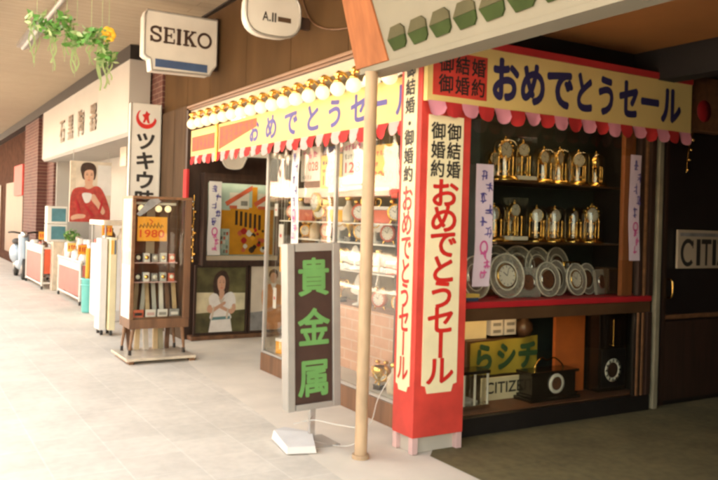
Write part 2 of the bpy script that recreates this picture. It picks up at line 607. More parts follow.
def scribble(b, O, U, V, u, v, w, h, key, seed, lift=0.002, wd=None):
    """one brush-written character of short crossing strokes"""
    rr = random.Random(seed)
    wd = wd or w * 0.13
    for j in range(rr.randint(4, 6)):
        if j % 2:
            y = v + h * rr.uniform(.15, .9); p = [(u + w * rr.uniform(0, .2), y), (u + w * .5, y + h * rr.uniform(-.05, .1)), (u + w * rr.uniform(.75, 1), y + h * rr.uniform(-.08, .12))]
        else:
            xx = u + w * rr.uniform(.2, .8); p = [(xx, v + h * rr.uniform(.75, 1)), (xx + w * rr.uniform(-.15, .1), v + h * .5), (xx + w * rr.uniform(-.25, .25), v + h * rr.uniform(0, .2))]
        b.ribbon(O, U, V, smooth_open(p, 3), wd, key, lift + j * 0.0003)

X_, Y_, Z_ = Vector((1, 0, 0)), Vector((0, 1, 0)), Vector((0, 0, 1))

# ================================================================ SETTING
def plane(name, x0, x1, y0, y1, z, key):
    b = MB()
    b.add([(x0, y0, z), (x1, y0, z), (x1, y1, z), (x0, y1, z)], [(0, 1, 2, 3)], key)
    return struct(b.build(name))
plane('ground', -120, 120, -60, 200, -0.17, 'concrete')
b = MB(); b.box(-3.0, 8.0, -14, 60, -0.16, 0.0, 'pavers'); struct(b.build('pavement'))
b = MB(); b.box(-3.16, -3.003, -14, 60, -0.16, 0.002, 'concrete', 0.01); struct(b.build('kerb'))
plane('road', -9.0, -3.16, -14, 60, -0.15, 'asphalt')
b = MB(); b.box(-12.0, -9.0, -14, 60, -0.16, 0.0, 'pavers'); struct(b.build('far_pavement'))
# concrete apron in front of the shop: curved outer edge
edge = [(2.20, 3.0), (2.27, 4.2), (2.34, 4.75), (2.42, 5.5), (2.47, 6.2), (2.53, 7.0), (2.60, 7.7), (2.72, 8.3), (2.95, 8.8)]
edge = smooth_open(edge, 4)
b = MB()
pts = edge + [(3.6, 9.2), (3.6, 9.1), (5.2, 9.1), (5.2, 7.0), (3.2, 7.0), (3.2, 3.0)]
b.add([(x, y, 0.004) for x, y in pts], [tuple(range(len(pts)))], 'apron')
struct(b.build('apron_paving'))
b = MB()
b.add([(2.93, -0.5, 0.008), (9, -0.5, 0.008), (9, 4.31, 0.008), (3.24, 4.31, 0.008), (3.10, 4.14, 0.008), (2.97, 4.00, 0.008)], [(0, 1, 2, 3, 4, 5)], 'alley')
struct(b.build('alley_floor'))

# ---------------------------------------------------------------- the corner shop
shop = thing('jewellery_shop', 'corner clock and jewellery shop with brown panelled upper front and glass display windows', 'shop building', (3.3, 4.3, 0))
def part(b, name, p=None):
    return b.build(name, p if p is not None else shop)
b = MB()
ys = [4.31, 5.35, 6.4, 7.45, 8.5, 9.3, 10.25]
for i in range(6):
    b.box(3.05, 3.2, ys[i] + 0.004, ys[i + 1] - 0.004, 2.83, 3.80, 'panel_brown')
b.box(3.07, 3.19, 4.32, 10.24, 2.84, 3.79, 'dark_metal')
part(b, 'upper_wall')
b = MB(); b.tube(smooth_open([(3.04, 4.4, 3.02), (3.035, 5.0, 3.00), (3.035, 5.6, 3.06), (3.04, 6.0, 3.22), (3.04, 6.2, 3.5)]), 0.007, 'wood_brown', 6); part(b, 'cable')
b = MB(); b.box(3.02, 3.2, 4.31, 9.16, 2.765, 2.828, 'wood_trim', 0.008); b.box(3.0, 3.02, 4.31, 9.16, 2.79, 2.822, 'wood_trim', 0.006); b.box(3.03, 3.06, 4.31, 9.16, 2.74, 2.764, 'black'); part(b, 'lintel_trim')
b = MB(); b.box(2.985, 3.2, 4.32, 8.95, 2.655, 2.738, 'inside_cream'); part(b, 'light_soffit')
b = MB(); b.box(3.0, 3.4, 9.16, 9.62, 0, 2.828, 'pilaster_grey'); b.box(3.0, 3.4, 9.64, 10.25, 0, 2.828, 'pilaster_grey'); b.box(3.02, 3.4, 9.61, 9.65, 0, 2.82, 'dark_metal'); part(b, 'pilaster')
b = MB(); b.box(3.0, 5.6, 9.1, 9.155, 0, 2.77, 'wood_dark'); part(b, 'recess_wall')
b = MB(); b.box(3.06, 4.6, 8.94, 9.098, 0.004, 0.055, 'wood_brown', 0.006); part(b, 'recess_ledge')
# dark inside of the shop
b = MB(); b.box(5.55, 5.6, 4.9, 9.1, 0, 2.9, 'inside_brown'); b.box(4.6, 4.64, 5.02, 7.0, 0, 2.65, 'window_olive'); part(b, 'inner_wall')
b = MB(); b.box(3.2, 5.55, 4.32, 9.1, 2.66, 2.70, 'inside_cream'); part(b, 'inner_ceiling')
# massing above and behind
b = MB(); b.box(3.2, 14, 4.6, 10.25, 2.95, 5.6, 'plaster'); b.box(5.65, 14, 4.6, 10.25, 0, 2.95, 'plaster'); part(b, 'building_mass')
# alley side wall over the window
b = MB(); b.box(3.22, 9, 4.24, 4.45, 2.42, 2.96, 'bulkhead'); part(b, 'alley_lintel')
b = MB(); b.box(3.12, 3.26, 4.30, 4.44, 0, 2.66, 'wood_dark'); part(b, 'corner_post')
# street display window
b = MB(); b.box(3.12, 3.75, 4.46, 7.04, 0.0, 0.175, 'wood_brown', 0.004); part(b, 'street_window_base')
b = MB(); b.box(3.17, 3.74, 4.47, 7.0, 0.177, 0.19, 'white_paint'); part(b, 'street_window_floor')
b = MB()
b.box(3.125, 3.155, 4.445, 4.475, 0.178, 2.65, 'pale_metal')
b.box(3.125, 3.155, 6.99, 7.03, 0.178, 2.65, 'pale_metal')
b.box(3.125, 3.155, 5.62, 5.65, 0.178, 2.65, 'pale_metal')
b.box(3.125, 3.155, 4.476, 5.618, 0.178, 0.20, 'pale_metal')
b.box(3.125, 3.155, 5.652, 6.988, 0.178, 0.20, 'pale_metal')
b.box(3.72, 3.75, 6.99, 7.03, 0.178, 2.65, 'pale_metal')
fr = part(b, 'street_window_frame')
b = MB()
b.box(3.137, 3.143, 4.477, 5.617, 0.202, 2.65, 'glass')
b.box(3.137, 3.143, 5.653, 6.987, 0.202, 2.65, 'glass')
b.box(3.157, 3.718, 7.007, 7.013, 0.20, 2.65, 'glass')
part(b, 'street_window_glass', fr)
b = MB(); b.box(3.76, 3.80, 5.05, 6.98, 0.19, 2.3, 'window_olive'); part(b, 'street_window_back')
b = MB(); b.box(3.46, 3.755, 4.95, 6.9, 0.192, 0.74, 'reflected_paving'); part(b, 'reflection_step')  # solid step whose pink tiling stands in for the pavement's reflection
b = MB()
for z in (1.06, 1.30):
    b.box(3.36, 3.755, 5.06, 6.9, z, z + 0.012, 'white_paint')
b.box(3.22, 3.40, 4.9, 6.9, 1.47, 1.48, 'white_paint')
part(b, 'white_shelf')
b = MB(); b.box(3.22, 3.30, 4.6, 6.95, 2.50, 2.56, 'white_paint'); b.box(3.23, 3.29, 4.7, 6.9, 2.485, 2.499, 'lit_tube'); part(b, 'tube_light')
b = MB(); b.box(3.3, 4.6, 8.40, 8.46, 2.60, 2.655, 'lit_tube'); part(b, 'tube_light')  # tube added at the recess ceiling to brighten the recess
# alley display window
b = MB(); b.box(3.30, 5.37, 4.245, 4.9, 0.0, 0.135, 'black', 0.004); part(b, 'alley_window_base')
b = MB(); b.box(3.30, 5.30, 4.30, 4.89, 0.137, 0.146, 'inside_brown'); part(b, 'alley_window_floor')
b = MB(); b.box(3.29, 5.36, 4.235, 4.9, 0.905, 0.95, 'red_dark', 0.006); part(b, 'red_shelf')
b = MB(); b.box(3.29, 5.36, 4.25, 4.9, 0.815, 0.902, 'shelf_dark'); part(b, 'window_mid_rail')
b = MB()
b.box(3.27, 3.31, 4.235, 4.30, 0.137, 0.812, 'wood_dark'); b.box(3.27, 3.31, 4.24, 4.30, 0.953, 2.40, 'wood_dark'); part(b, 'window_jamb')
b = MB()
b.box(5.205, 5.222, 4.24, 4.255, 0.137, 0.812, 'wood_trim'); b.box(5.262, 5.278, 4.24, 4.255, 0.137, 0.812, 'wood_trim'); b.box(5.19, 5.31, 4.268, 4.29, 0.137, 0.812, 'black'); b.box(5.32, 5.37, 4.24, 4.32, 0.137, 0.812, 'wood_dark')
b.box(5.195, 5.225, 4.24, 4.29, 0.953, 2.40, 'wood_dark'); b.box(5.265, 5.282, 4.24, 4.26, 0.953, 2.40, 'wood_trim'); b.box(5.32, 5.37, 4.24, 4.32, 0.953, 2.40, 'wood_dark')
fr = part(b, 'alley_window_frame')
b = MB()
b.box(3.312, 5.198, 4.262, 4.267, 0.138, 0.813, 'glass'); b.box(3.312, 5.193, 4.262, 4.267, 0.952, 2.40, 'glass')
part(b, 'alley_window_glass', fr)
b = MB(); b.box(5.045, 5.165, 4.28, 4.32, 0.953, 2.41, 'wood_orange'); part(b, 'orange_pilaster')
b = MB(); b.box(3.3, 5.6, 4.92, 4.96, 0.0, 2.66, 'back_teal'); b.box(5.38, 5.42, 4.33, 4.9, 0, 2.66, 'bulkhead'); b.box(3.8, 3.83, 4.6, 4.915, 0.955, 2.3, 'back_teal'); part(b, 'alley_window_back')
for z, n in ((1.835, 0), (1.368, 1)):
    b = MB(); b.box(3.84, 5.19, 4.42, 4.90, z - 0.014, z, 'shelf_dark')
    part(b, 'clock_shelf')
b = MB(); b.box(3.86, 5.15, 4.44, 4.50, 2.40, 2.44, 'white_paint'); b.box(3.88, 5.1, 4.45, 4.49, 2.385, 2.399, 'dim_tube'); part(b, 'tube_light')
b = MB(); b.box(3.36, 4.3, 4.5, 4.54, 0.795, 0.812, 'dim_tube'); part(b, 'tube_light')
b = MB(); b.box(5.415, 5.46, 4.235, 4.28, 0.01, 2.42, 'strap_olive'); part(b, 'door_post')
b = MB(); b.box(5.463, 8.99, 4.30, 4.36, 0.01, 2.42, 'black'); b.box(5.60, 8.9, 4.285, 4.299, 0.05, 0.72, 'wood_dark'); part(b, 'dark_wall_panel')
b = MB(); b.box(5.56, 5.59, 4.28, 4.30, 0.02, 2.3, 'wood_dark'); b.box(5.595, 8.9, 4.28, 4.299, 0.74, 0.775, 'wood_trim'); part(b, 'door_frame')
b = MB(); b.tube(smooth_open([(5.63, 4.295, .92), (5.63, 4.25, .94), (5.63, 4.25, 1.06), (5.63, 4.295, 1.08)]), .009, 'brass', 8); part(b, 'door_handle')
b = MB(); b.box(2.90, 3.24, 4.10, 4.30, 0.006, 0.10, 'concrete'); part(b, 'column_plinth')

# ---------------------------------------------------------------- alley roof, its fascia and pole
roof = thing('alley_roof', 'brown ceiling over the dark covered alley behind the hexagon fascia', 'arcade roof', (5, 2, 2.9))
b = MB(); b.box(2.78, 5.06, -0.6, 4.236, 2.90, 2.98, 'ceiling_brown'); b.build('ceiling', roof)
b = MB(); b.box(5.063, 5.25, -0.6, 4.236, 2.66, 2.98, 'bulkhead'); b.box(5.25, 9, -0.6, 4.236, 2.8, 2.98, 'bulkhead'); b.build('drop_beam', roof)
b = MB(); b.box(2.80, 9.2, -0.8, 4.236, 2.985, 3.1, 'concrete'); b.build('roof_slab', roof)
awall = thing('alley_shade_wall', 'unseen dark wall set in close to keep light out of the covered alley', 'wall', (9, 2, 0))
b = MB(); b.box(9.0, 9.2, 1.78, 4.236, 0, 2.98, 'inside_brown'); b.box(2.8, 9.2, -6.0, 1.78, 0, 2.89, 'wood_dark'); b.box(3.2, 9.2, -6.0, 4.23, 3.11, 5.6, 'plaster'); b.build('masonry', awall)  # unseen; moved in to narrow the alley mouth and darken the banner

beam = thing('arcade_fascia', 'white sloping arcade fascia with green hexagons and a wooden end board', 'fascia board', (2.55, 4.2, 2.43))
# tilted face: bottom edge at x=2.55, top leans out to the street
TILT = 0.24
def fx(z, d=0.0):
    return 2.545 - (z - 2.47) * TILT - d
b = MB()
y0, y1 = -0.6, 4.30
za, zb = 2.47, 3.02
v = [(fx(za), y0, za), (fx(za), y1, za), (fx(zb), y1, zb), (fx(zb), y0, zb), (2.76, y0, za), (2.76, y1, za), (2.76, y1, zb), (2.76, y0, zb)]
b.add(v, [(0, 3, 2, 1), (0, 1, 5, 4), (3, 7, 6, 2), (4, 5, 6, 7), (1, 2, 6, 5), (0, 4, 7, 3)], 'fascia_cream')
b.build('fascia_face', beam)
b = MB(); b.box(2.54, 2.70, -0.6, 4.295, 2.435, 2.468, 'fascia_cream'); b.build('bottom_rail', beam)
b = MB()
v = [(fx(2.475, .012), 3.955, 2.475), (fx(2.475, .012), 4.33, 2.475), (fx(3.02, .012), 4.36, 3.02), (fx(3.02, .012), 4.07, 3.02)]
vb = [(p[0] + 0.03, p[1], p[2]) for p in v]
v2 = [(2.76, 4.33, 2.475), (2.76, 4.36, 3.02)]
b.add(v + vb, [(0, 3, 2, 1), (0, 4, 7, 3), (0, 1, 5, 4), (2, 3, 7, 6), (1, 2, 6, 5)], 'wood_orange')
b.build('end_board', beam)
# hexagon emblems, each split into a grey upper and a dark green lower half as raised prisms
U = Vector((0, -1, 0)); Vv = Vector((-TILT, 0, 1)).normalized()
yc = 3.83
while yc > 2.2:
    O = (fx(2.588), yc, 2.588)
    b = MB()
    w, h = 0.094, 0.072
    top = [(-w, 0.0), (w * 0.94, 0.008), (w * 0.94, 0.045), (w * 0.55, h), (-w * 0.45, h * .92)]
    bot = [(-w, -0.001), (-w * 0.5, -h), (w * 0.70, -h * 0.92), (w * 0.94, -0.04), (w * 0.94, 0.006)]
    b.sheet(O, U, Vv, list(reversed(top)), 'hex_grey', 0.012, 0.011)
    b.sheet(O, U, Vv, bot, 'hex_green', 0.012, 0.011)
    b.build('hexagon_emblem', beam)
    yc -= 0.212
b = MB()
b.tube([(2.55, 4.165, 0.0), (2.55, 4.165, 2.436)], 0.040, 'cream_post', 20)
b.tube([(2.55, 4.165, 0.0), (2.55, 4.165, 0.03)], 0.055, 'cream_post', 20)
tag(b.build('support_pole'), 'slim cream painted round pole standing between the green sign and the red pillar', 'pole')

# ---------------------------------------------------------------- canopy over the pavement
can = thing('street_canopy', 'beige slatted canopy ceiling over the pavement with a dark edge above the shop fronts', 'canopy', (0, 12, 3.8))
b = MB(); b.box(0.70, 3.3, -6, 60, 3.82, 3.95, 'slats'); b.build('slat_ceiling', can)
b = MB(); b.box(2.70, 3.1, 10.74, 60, 3.62, 3.815, 'black'); b.box(3.0, 3.2, 4.3, 10.73, 3.80, 3.817, 'black'); b.build('edge_beam', can)
b = MB(); b.tube([(1.47, 3.0, 3.76), (1.47, 11.7, 3.76)], 0.03, 'pale_metal', 8); b.box(1.39, 1.55, 10.0, 11.75, 3.77, 3.818, 'grey_metal'); b.build('ceiling_rail', can)
b = MB(); b.box(0.62, 0.698, -6, 60, 3.70, 4.0, 'pale_metal'); b.build('gutter', can)

# ---------------------------------------------------------------- neighbouring shop
nb = thing('crockery_shop', 'neighbouring brick fronted shop with an open display front under the white fascia', 'shop building', (3.3, 14, 0))
b = MB()
b.box(3.02, 3.4, 10.27, 11.25, 0, 3.8, 'brick')
b.build('brick_pier', nb)
b = MB()
b.box(2.95, 3.3, 18.01, 18.9, 0, 3.62, 'brick')
b.box(2.75, 3.3, 18.905, 21.0, 0, 3.62, 'brick')
b.build('brick_pier', nb)
b = MB(); b.box(3.7, 3.8, 11.25, 18.0, 0, 3.6, 'fascia_white'); b.box(3.0, 3.7, 17.9, 17.99, 0, 2.6, 'fascia_white'); b.box(3.0, 3.69, 11.26, 17.9, 2.60, 2.66, 'fascia_white'); b.build('back_wall', nb)
b = MB()
for y in (11.9, 12.5, 13.1):
    b.box(3.30, 3.36, y, y + 0.07, 0.0, 2.6, 'pale_metal' if y > 12 else 'wood_dark')
b.box(3.45, 3.5, 11.3, 13.1, 0.0, 2.3, 'dark_window')
b.build('window_frame', nb)
b = MB()
for y, k in ((11.55, 'print_pale'), (12.2, 'white_paint'), (12.8, 'print_pale')):
    b.box(3.2, 3.24, y, y + 0.4, 2.28, 2.6, k)
b.build('hanging_panel', nb)
b = MB(); b.box(3.05, 3.7, 11.3, 17.8, 0.0, 0.75, 'fascia_white'); b.build('display_counter', nb)
b = MB(); b.box(3.4, 14, 10.26, 21, 3.97, 5.6, 'plaster'); b.box(3.85, 14, 10.27, 21, 0, 3.97, 'plaster'); b.build('building_mass', nb)

sg = thing('shop_fascia', 'long white shop fascia with four raised bronze characters above the crockery', 'shop sign', (2.85, 14, 3.1))
b = MB()
prof = [(2.70, 2.62), (2.70, 3.615), (2.99, 3.615), (2.99, 2.575), (2.745, 2.575)]
n = len(prof)
v = [(x, 10.74, z) for x, z in prof] + [(x, 17.95, z) for x, z in prof]
b.add(v, [tuple(range(n)), tuple(range(2 * n - 1, n - 1, -1))] + [(i, i + n, (i + 1) % n + n, (i + 1) % n) for i in range(n)], 'fascia_white')
b.build('fascia_box', sg)
b = MB(); b.box(2.69, 2.72, 17.95, 18.0, 2.62, 3.6, 'brick'); b.build('end_trim', sg)
b = MB()
U = Vector((0, -1, 0))
for ch, yc_ in (('石', 15.6), ('黒', 14.79), ('陶', 13.88), ('器', 12.91)):
    letters(b, (2.70, yc_, 2.82), U, Z_, [(ch, -0.25, -0.02, 0.50, 0.48)], 'gold_letter', 0.012, 0.02)
    letters(b, (2.70, yc_, 2.82), U, Z_, [(ch, -0.25, -0.02, 0.50, 0.48)], 'gold_letter', 0.012, 0.004)
b.build('lettering', sg)

far = thing('brown_shop_row', 'dark brown shop fronts further down the street beyond the brick shop', 'shop building', (3, 30, 0))
b = MB(); b.box(2.9, 12, 21.02, 58, 0, 3.80, 'far_brown'); b.build('wall', far)
b = MB()
for y in range(22, 56, 5):
    b.box(2.86, 2.898, y, y + 3.6, 0.3, 2.3, 'wood_brown')
b.build('shop_window', far)
b = MB(); b.box(2.78, 2.86, 21.6, 23.2, 1.9, 2.7, 'red_paint'); b.build('red_board', far)

# ================================================================ SIGNS AND BANNERS
def chars(parent, O, U, V, cells, key, bold=0.0, lift=0.0015, fit=False, name='character'):
    for c in cells:
        b = MB()
        letters(b, O, U, V, [c], key, bold, lift, fit)
        if b.v:
            b.build(name, parent)

def board_rect(b, O, U, V, w, h, key, lift=0.0, thick=0.0):
    b.sheet(O, U, V, [(0, 0), (w, 0), (w, h), (0, h)], key, lift, thick)

def scallops(parent, O, U, n, w, h, keys, name='valance_scallop', first=0, N=None):
    """row of round-ended cloth tabs hanging from O along U, gently curled outwards"""
    U = Vector(U)
    N = Vector(N)
    for i in range(n):
        b = MB()
        a = i * w
        cols = 8
        out = []
        key = keys[(i + first) % len(keys)]
        rows = 6
        vs, fs = [], []
        hv = random.uniform(0.92, 1.10); skew = random.uniform(-0.12, 0.12); ph = random.uniform(0, 6)
        bulge = 0.012 * (1 if (i + first) % 2 == 0 else 0.35) + random.uniform(0, 0.006)
        for r_ in range(rows + 1):
            for c in range(cols + 1):
                t = c / cols
                x = (t - 0.5)
                edge_ = math.sqrt(max(0.0, 1 - (2 * x) ** 2)) if True else 1
                depth = h * hv * (0.45 + 0.55 * edge_) * (1 + skew * x)
                d = depth * r_ / rows
                off = bulge * (r_ / rows) ** 1.5 + 0.006 * math.cos(x * 5 + ph) * (0.3 + r_ / rows)
                vs.append(Vector(O) + U * (a + t * w * 0.99) - Z_ * d + N * off)
        for r_ in range(rows):
            for c in range(cols):
                q = r_ * (cols + 1) + c
                fs.append((q, q + cols + 1, q + cols + 2, q + 1))
        b.add(vs, fs, key, True)
        b.build(name, parent)

SALE = 'おめでとうセール'
# --- alley banner
ab = thing('sale_banner', 'long yellow sale banner with navy characters and a red block over the clock window', 'banner', (2.87, 4.05, 2.28))
b = MB(); b.box(2.865, 5.475, 4.0, 4.04, 2.275, 2.665, 'banner_yellow'); b.build('board', ab)
b = MB(); b.box(2.865, 5.475, 3.99, 4.045, 2.667, 2.715, 'red_cloth'); b.box(2.9, 5.46, 4.046, 4.23, 2.30, 2.70, 'black'); b.build('top_band', ab)
b = MB(); b.box(2.905, 3.345, 3.994, 3.998, 2.315, 2.60, 'red_paint'); b.build('red_block', ab)
O = Vector((0, 3.9935, 0))
cw = 0.122
chars(ab, O, X_, Z_, [(c, 2.945 + i * 0.132, 2.462, cw, 0.125) for i, c in enumerate('御結婚')] + [(c, 2.945 + i * 0.132, 2.330, cw, 0.125) for i, c in enumerate('御婚約')], 'black_ink', 0.018)
xs = [(3.393, 3.615), (3.649, 3.864), (3.891, 4.135), (4.163, 4.348), (4.388, 4.58), (4.632, 4.833), (4.865, 5.075), (5.108, 5.326)]
chars(ab, Vector((0, 3.998, 0)), X_, Z_, [(c, x0_ - 0.015, 2.318, (x1_ - x0_) + 0.03, 0.315) for c, (x0_, x1_) in zip(SALE, xs)], 'navy', 0.042)
scallops(ab, (2.87, 3.995, 2.277), X_, 19, 0.1365, 0.098, ['pink_cloth', 'red_cloth'], N=(0, -1, 0))

# --- street banner
sb = thing('sale_banner', 'street side yellow sale banner with violet characters under the row of glowing globe lamps', 'banner', (3.0, 6, 2.2))
b = MB(); b.box(2.985, 3.015, 4.34, 8.02, 2.195, 2.50, 'banner_yellow'); b.build('board', sb)
b = MB(); b.box(2.985, 3.015, 8.05, 8.92, 2.195, 2.50, 'banner_yellow'); b.build('end_board', sb)
b = MB(); b.tube([(2.97, 8.035, 2.10), (2.97, 8.035, 2.62)], 0.016, 'brass', 8); b.build('banner_rod', sb)
b = MB()
b.sheet((2.985, 8.0, 0), -Y_, Z_, [(0.02, 2.225), (1.02, 2.385), (1.02, 2.465), (0.02, 2.465)], 'orange_ink', 0.0035, 0.003)
for i in range(7):
    scribble(b, Vector((2.985, 8.0, 0)), -Y_, Z_, .04 + i * .135, 2.25 + i * .02, .11, .20 - i * .018, 'red_ink', 80 + i, 0.0042)
b.build('red_block', sb)
b = MB()
b.sheet((2.985, 8.9, 0), -Y_, Z_, [(0.02, 2.25), (0.82, 2.25), (0.82, 2.42), (0.02, 2.42)], 'orange_ink', 0.0035, 0.003)
for i in range(6):
    scribble(b, Vector((2.985, 8.9, 0)), -Y_, Z_, .05 + i * .125, 2.265, .10, .14, 'red_ink', 60 + i, 0.0042)
b.build('red_block', sb)
for i in range(9):
    pass
ysb = [7.04, 6.64, 6.22, 5.80, 5.42, 5.05, 4.75, 4.44]
wsb = [0.25, 0.27, 0.29, 0.29, 0.28, 0.25, 0.23, 0.21]
chars(sb, Vector((2.985, 0, 0)), -Y_, Z_, [(c, -(y + w / 2), 2.225, w, 0.25) for c, y, w in zip(SALE, ysb, wsb)], 'purple_blue', 0.034)
scallops(sb, (2.982, 8.90, 2.198), -Y_, 33, 0.138, 0.105, ['red_cloth', 'pale_pink'], N=(-1, 0, 0))

# --- pelmet board in the recess
pm = MB()
prof = smooth_open([(3.18, 2.275), (3.33, 2.275), (3.37, 2.24), (3.39, 2.16), (3.44, 2.10), (3.53, 2.085), (3.62, 2.10), (3.66, 2.16), (3.69, 2.22), (3.76, 2.25), (4.6, 2.25)], 3)
pts = prof + [(4.6, 2.30), (3.18, 2.33)]
pm.sheet((0, 8.92, 0), X_, Z_, pts, 'pot_white', 0, 0.03)
pm.tube([(x, 8.915, z) for x, z in prof], 0.013, 'pot_white', 6)
tag(pm.build('pelmet_board'), 'white curvy pelmet board above the framed display cabinet in the entrance recess', 'pelmet')

# --- square sale pillar on legs
sp = thing('sale_pillar', 'tall red square sale pillar on short pink legs with cream lettered panels', 'sign pillar', (3.07, 4.16, 0))
b = MB(); b.box(2.865, 3.27, 4.055, 4.29, 0.115, 2.60, 'red_paint', 0.003); b.build('box', sp)
for x in (2.89, 3.245):
    for y in (4.08, 4.265):
        b = MB(); b.box(x - 0.022, x + 0.022, y - 0.022, y + 0.022, 0.009, 0.114, 'pale_pink', 0.002); b.build('leg', sp)
def ticket(u0, u1, v0, v1, c):
    """panel outline with notched lower corners"""
    return [(u0, v0 + c), (u0 + c * 0.55, v0 + c * 0.85), (u0 + c * 0.8, v0), (u1 - c * 0.8, v0), (u1 - c * 0.55, v0 + c * 0.85), (u1, v0 + c), (u1, v1), (u0, v1)]
b = MB(); b.sheet((0, 4.055, 0), X_, Z_, ticket(2.922, 3.205, 0.395, 2.195, 0.055), 'cream', 0.005, 0.004); front = b.build('front_panel', sp)
O = Vector((0, 4.049, 0))
for i, c in enumerate('御結婚'):
    chars(front, O, X_, Z_, [(c, 3.068, 2.035 - i * 0.122, 0.118, 0.118)], 'black_ink', 0.02)
for i, c in enumerate('御婚約'):
    chars(front, O, X_, Z_, [(c, 2.940, 2.035 - i * 0.122, 0.118, 0.118)], 'black_ink', 0.02)
v = 1.80
for c in SALE:
    chars(front, O, X_, Z_, [(('|' if c == 'ー' else '') + c, 2.945, v - 0.205, 0.235, 0.20)], 'red_ink', 0.026)
    v -= 0.165
b = MB(); b.sheet((2.865, 4.29, 0), -Y_, Z_, ticket(0.035, 0.19, 0.40, 2.58, 0.04), 'cream', 0.005, 0.004); side = b.build('side_panel', sp)
O = Vector((2.859, 4.29, 0))
for i, c in enumerate('御結婚・御婚約'):
    chars(side, O, -Y_, Z_, [(c, 0.057, 2.44 - i * 0.118 + (0.025 if i > 3 else 0), 0.112, 0.112)], 'black_ink', 0.02)
v = 1.745
for c in SALE:
    chars(side, O, -Y_, Z_, [(('|' if c == 'ー' else '') + c, 0.050, v - 0.185, 0.125, 0.185)], 'red_ink', 0.020)
    v -= 0.1575

# --- green lettered standing sign
gs = thing('standing_sign', 'narrow standing signboard with three green characters on a dark face and a pale metal frame', 'sign', (2.42, 4.56, 0))
TL = Matrix.Translation((2.42, 4.56, 0.24)) @ Matrix.Rotation(R(-2.2), 4, 'Y') @ Matrix.Rotation(R(-2), 4, 'Z')
def gs_mb():
    q = MB(); q.xf = TL
    return q
b = gs_mb(); b.box(-0.165, 0.165, 0.0, 0.08, 0.035, 1.06, 'sign_dark'); b.build('board', gs)
b = gs_mb()
b.box(-0.195, -0.139, -0.012, 0.09, 0, 1.10, 'pale_metal', 0.006)
b.box(0.137, 0.195, -0.012, 0.09, 0, 1.10, 'pale_metal', 0.006)
b.box(-0.136, 0.136, -0.011, 0.089, 0.001, 0.04, 'pale_metal'); b.box(-0.136, 0.136, -0.011, 0.089, 1.05, 1.099, 'pale_metal')
b.build('frame', gs)
for i, c in enumerate('貴金属'):
    b = gs_mb(); letters(b, (0, -0.001, 0), X_, Z_, [(c, -0.118, 0.750 - i * 0.335, 0.238, 0.26)], 'green_paint', 0.024, 0.001); b.build('character', gs)
b = MB(); b.box(2.405, 2.445, 4.585, 4.615, 0.012, 0.27, 'chrome', 0.003); b.build('post', gs)
b = MB(); b.box(2.31, 2.57, 4.46, 4.72, 0.004, 0.014, 'grey_metal', 0.002); b.build('base_plate', gs)
b = MB()
b.tube(smooth_open([(2.28, 4.58, 0.15), (2.42, 4.56, 0.165), (2.52, 4.4, 0.16), (2.60, 4.17, 0.20), (2.72, 4.25, 0.34), (2.84, 4.30, 0.46)]), 0.0035, 'white_paint', 6)
b.tube(smooth_open([(2.42, 4.60, 0.02), (2.52, 4.45, 0.012), (2.56, 4.30, 0.05), (2.60, 4.18, 0.14)]), 0.003, 'white_paint', 6)
tag(b.build('thin_cord'), 'thin pale cord running from the green sign round the pole towards the red pillar', 'cord')

# paper lying on the pavement
b = MB()
pp = [(2.16, 4.42, .0), (2.22, 4.78, .0), (2.36, 4.90, .0), (2.45, 4.62, .0), (2.34, 4.36, .0)]
v = [(x, y, 0.010) for x, y, z in pp] + [((x - 2.31) * .93 + 2.31, (y - 4.6) * .93 + 4.6, 0.05 + 0.02 * (i % 2)) for i, (x, y, z) in enumerate(pp)]
b.add(v, [(0, 1, 6, 5), (1, 2, 7, 6), (2, 3, 8, 7), (3, 4, 9, 8), (4, 0, 5, 9), (5, 6, 7, 8, 9), (4, 3, 2, 1, 0)], 'white_paper')
tag(b.build('paper_bag'), 'plain white paper bag lying flat on the pavement beside the green sign', 'paper bag')

# --- projecting maker sign with slab serif letters
sk = thing('projecting_sign', 'white projecting box sign lettered SEIKO with a blue bar below', 'sign', (2.6, 8.25, 3.0))
b = MB()
prof = [(2.205, 3.60), (2.205, 3.19), (2.235, 3.165), (2.275, 3.15), (2.29, 3.03), (2.93, 3.045), (2.955, 3.10), (3.0, 3.16), (3.0, 3.66), (2.205, 3.66)]
prof = prof[:-1] + [(2.225, 3.66)]
b.sheet((0, 8.2, 0), X_, Z_, prof, 'white_paint', 0.0, 0.17)
b.build('box', sk)
b = MB()
for i in range(len(prof)):
    p, q = prof[i], prof[(i + 1) % len(prof)]
    b.tube([(p[0], 8.2, p[1]), (q[0], 8.2, q[1])], 0.011, 'grey_metal', 6)
b.build('rim', sk)
b = MB(); b.box(2.325, 2.90, 8.192, 8.197, 3.07, 3.155, 'blue_stripe'); b.build('blue_bar', sk)
b = MB(); b.box(3.003, 3.045, 8.26, 8.34, 3.12, 3.70, 'wood_dark'); b.build('bracket', sk)
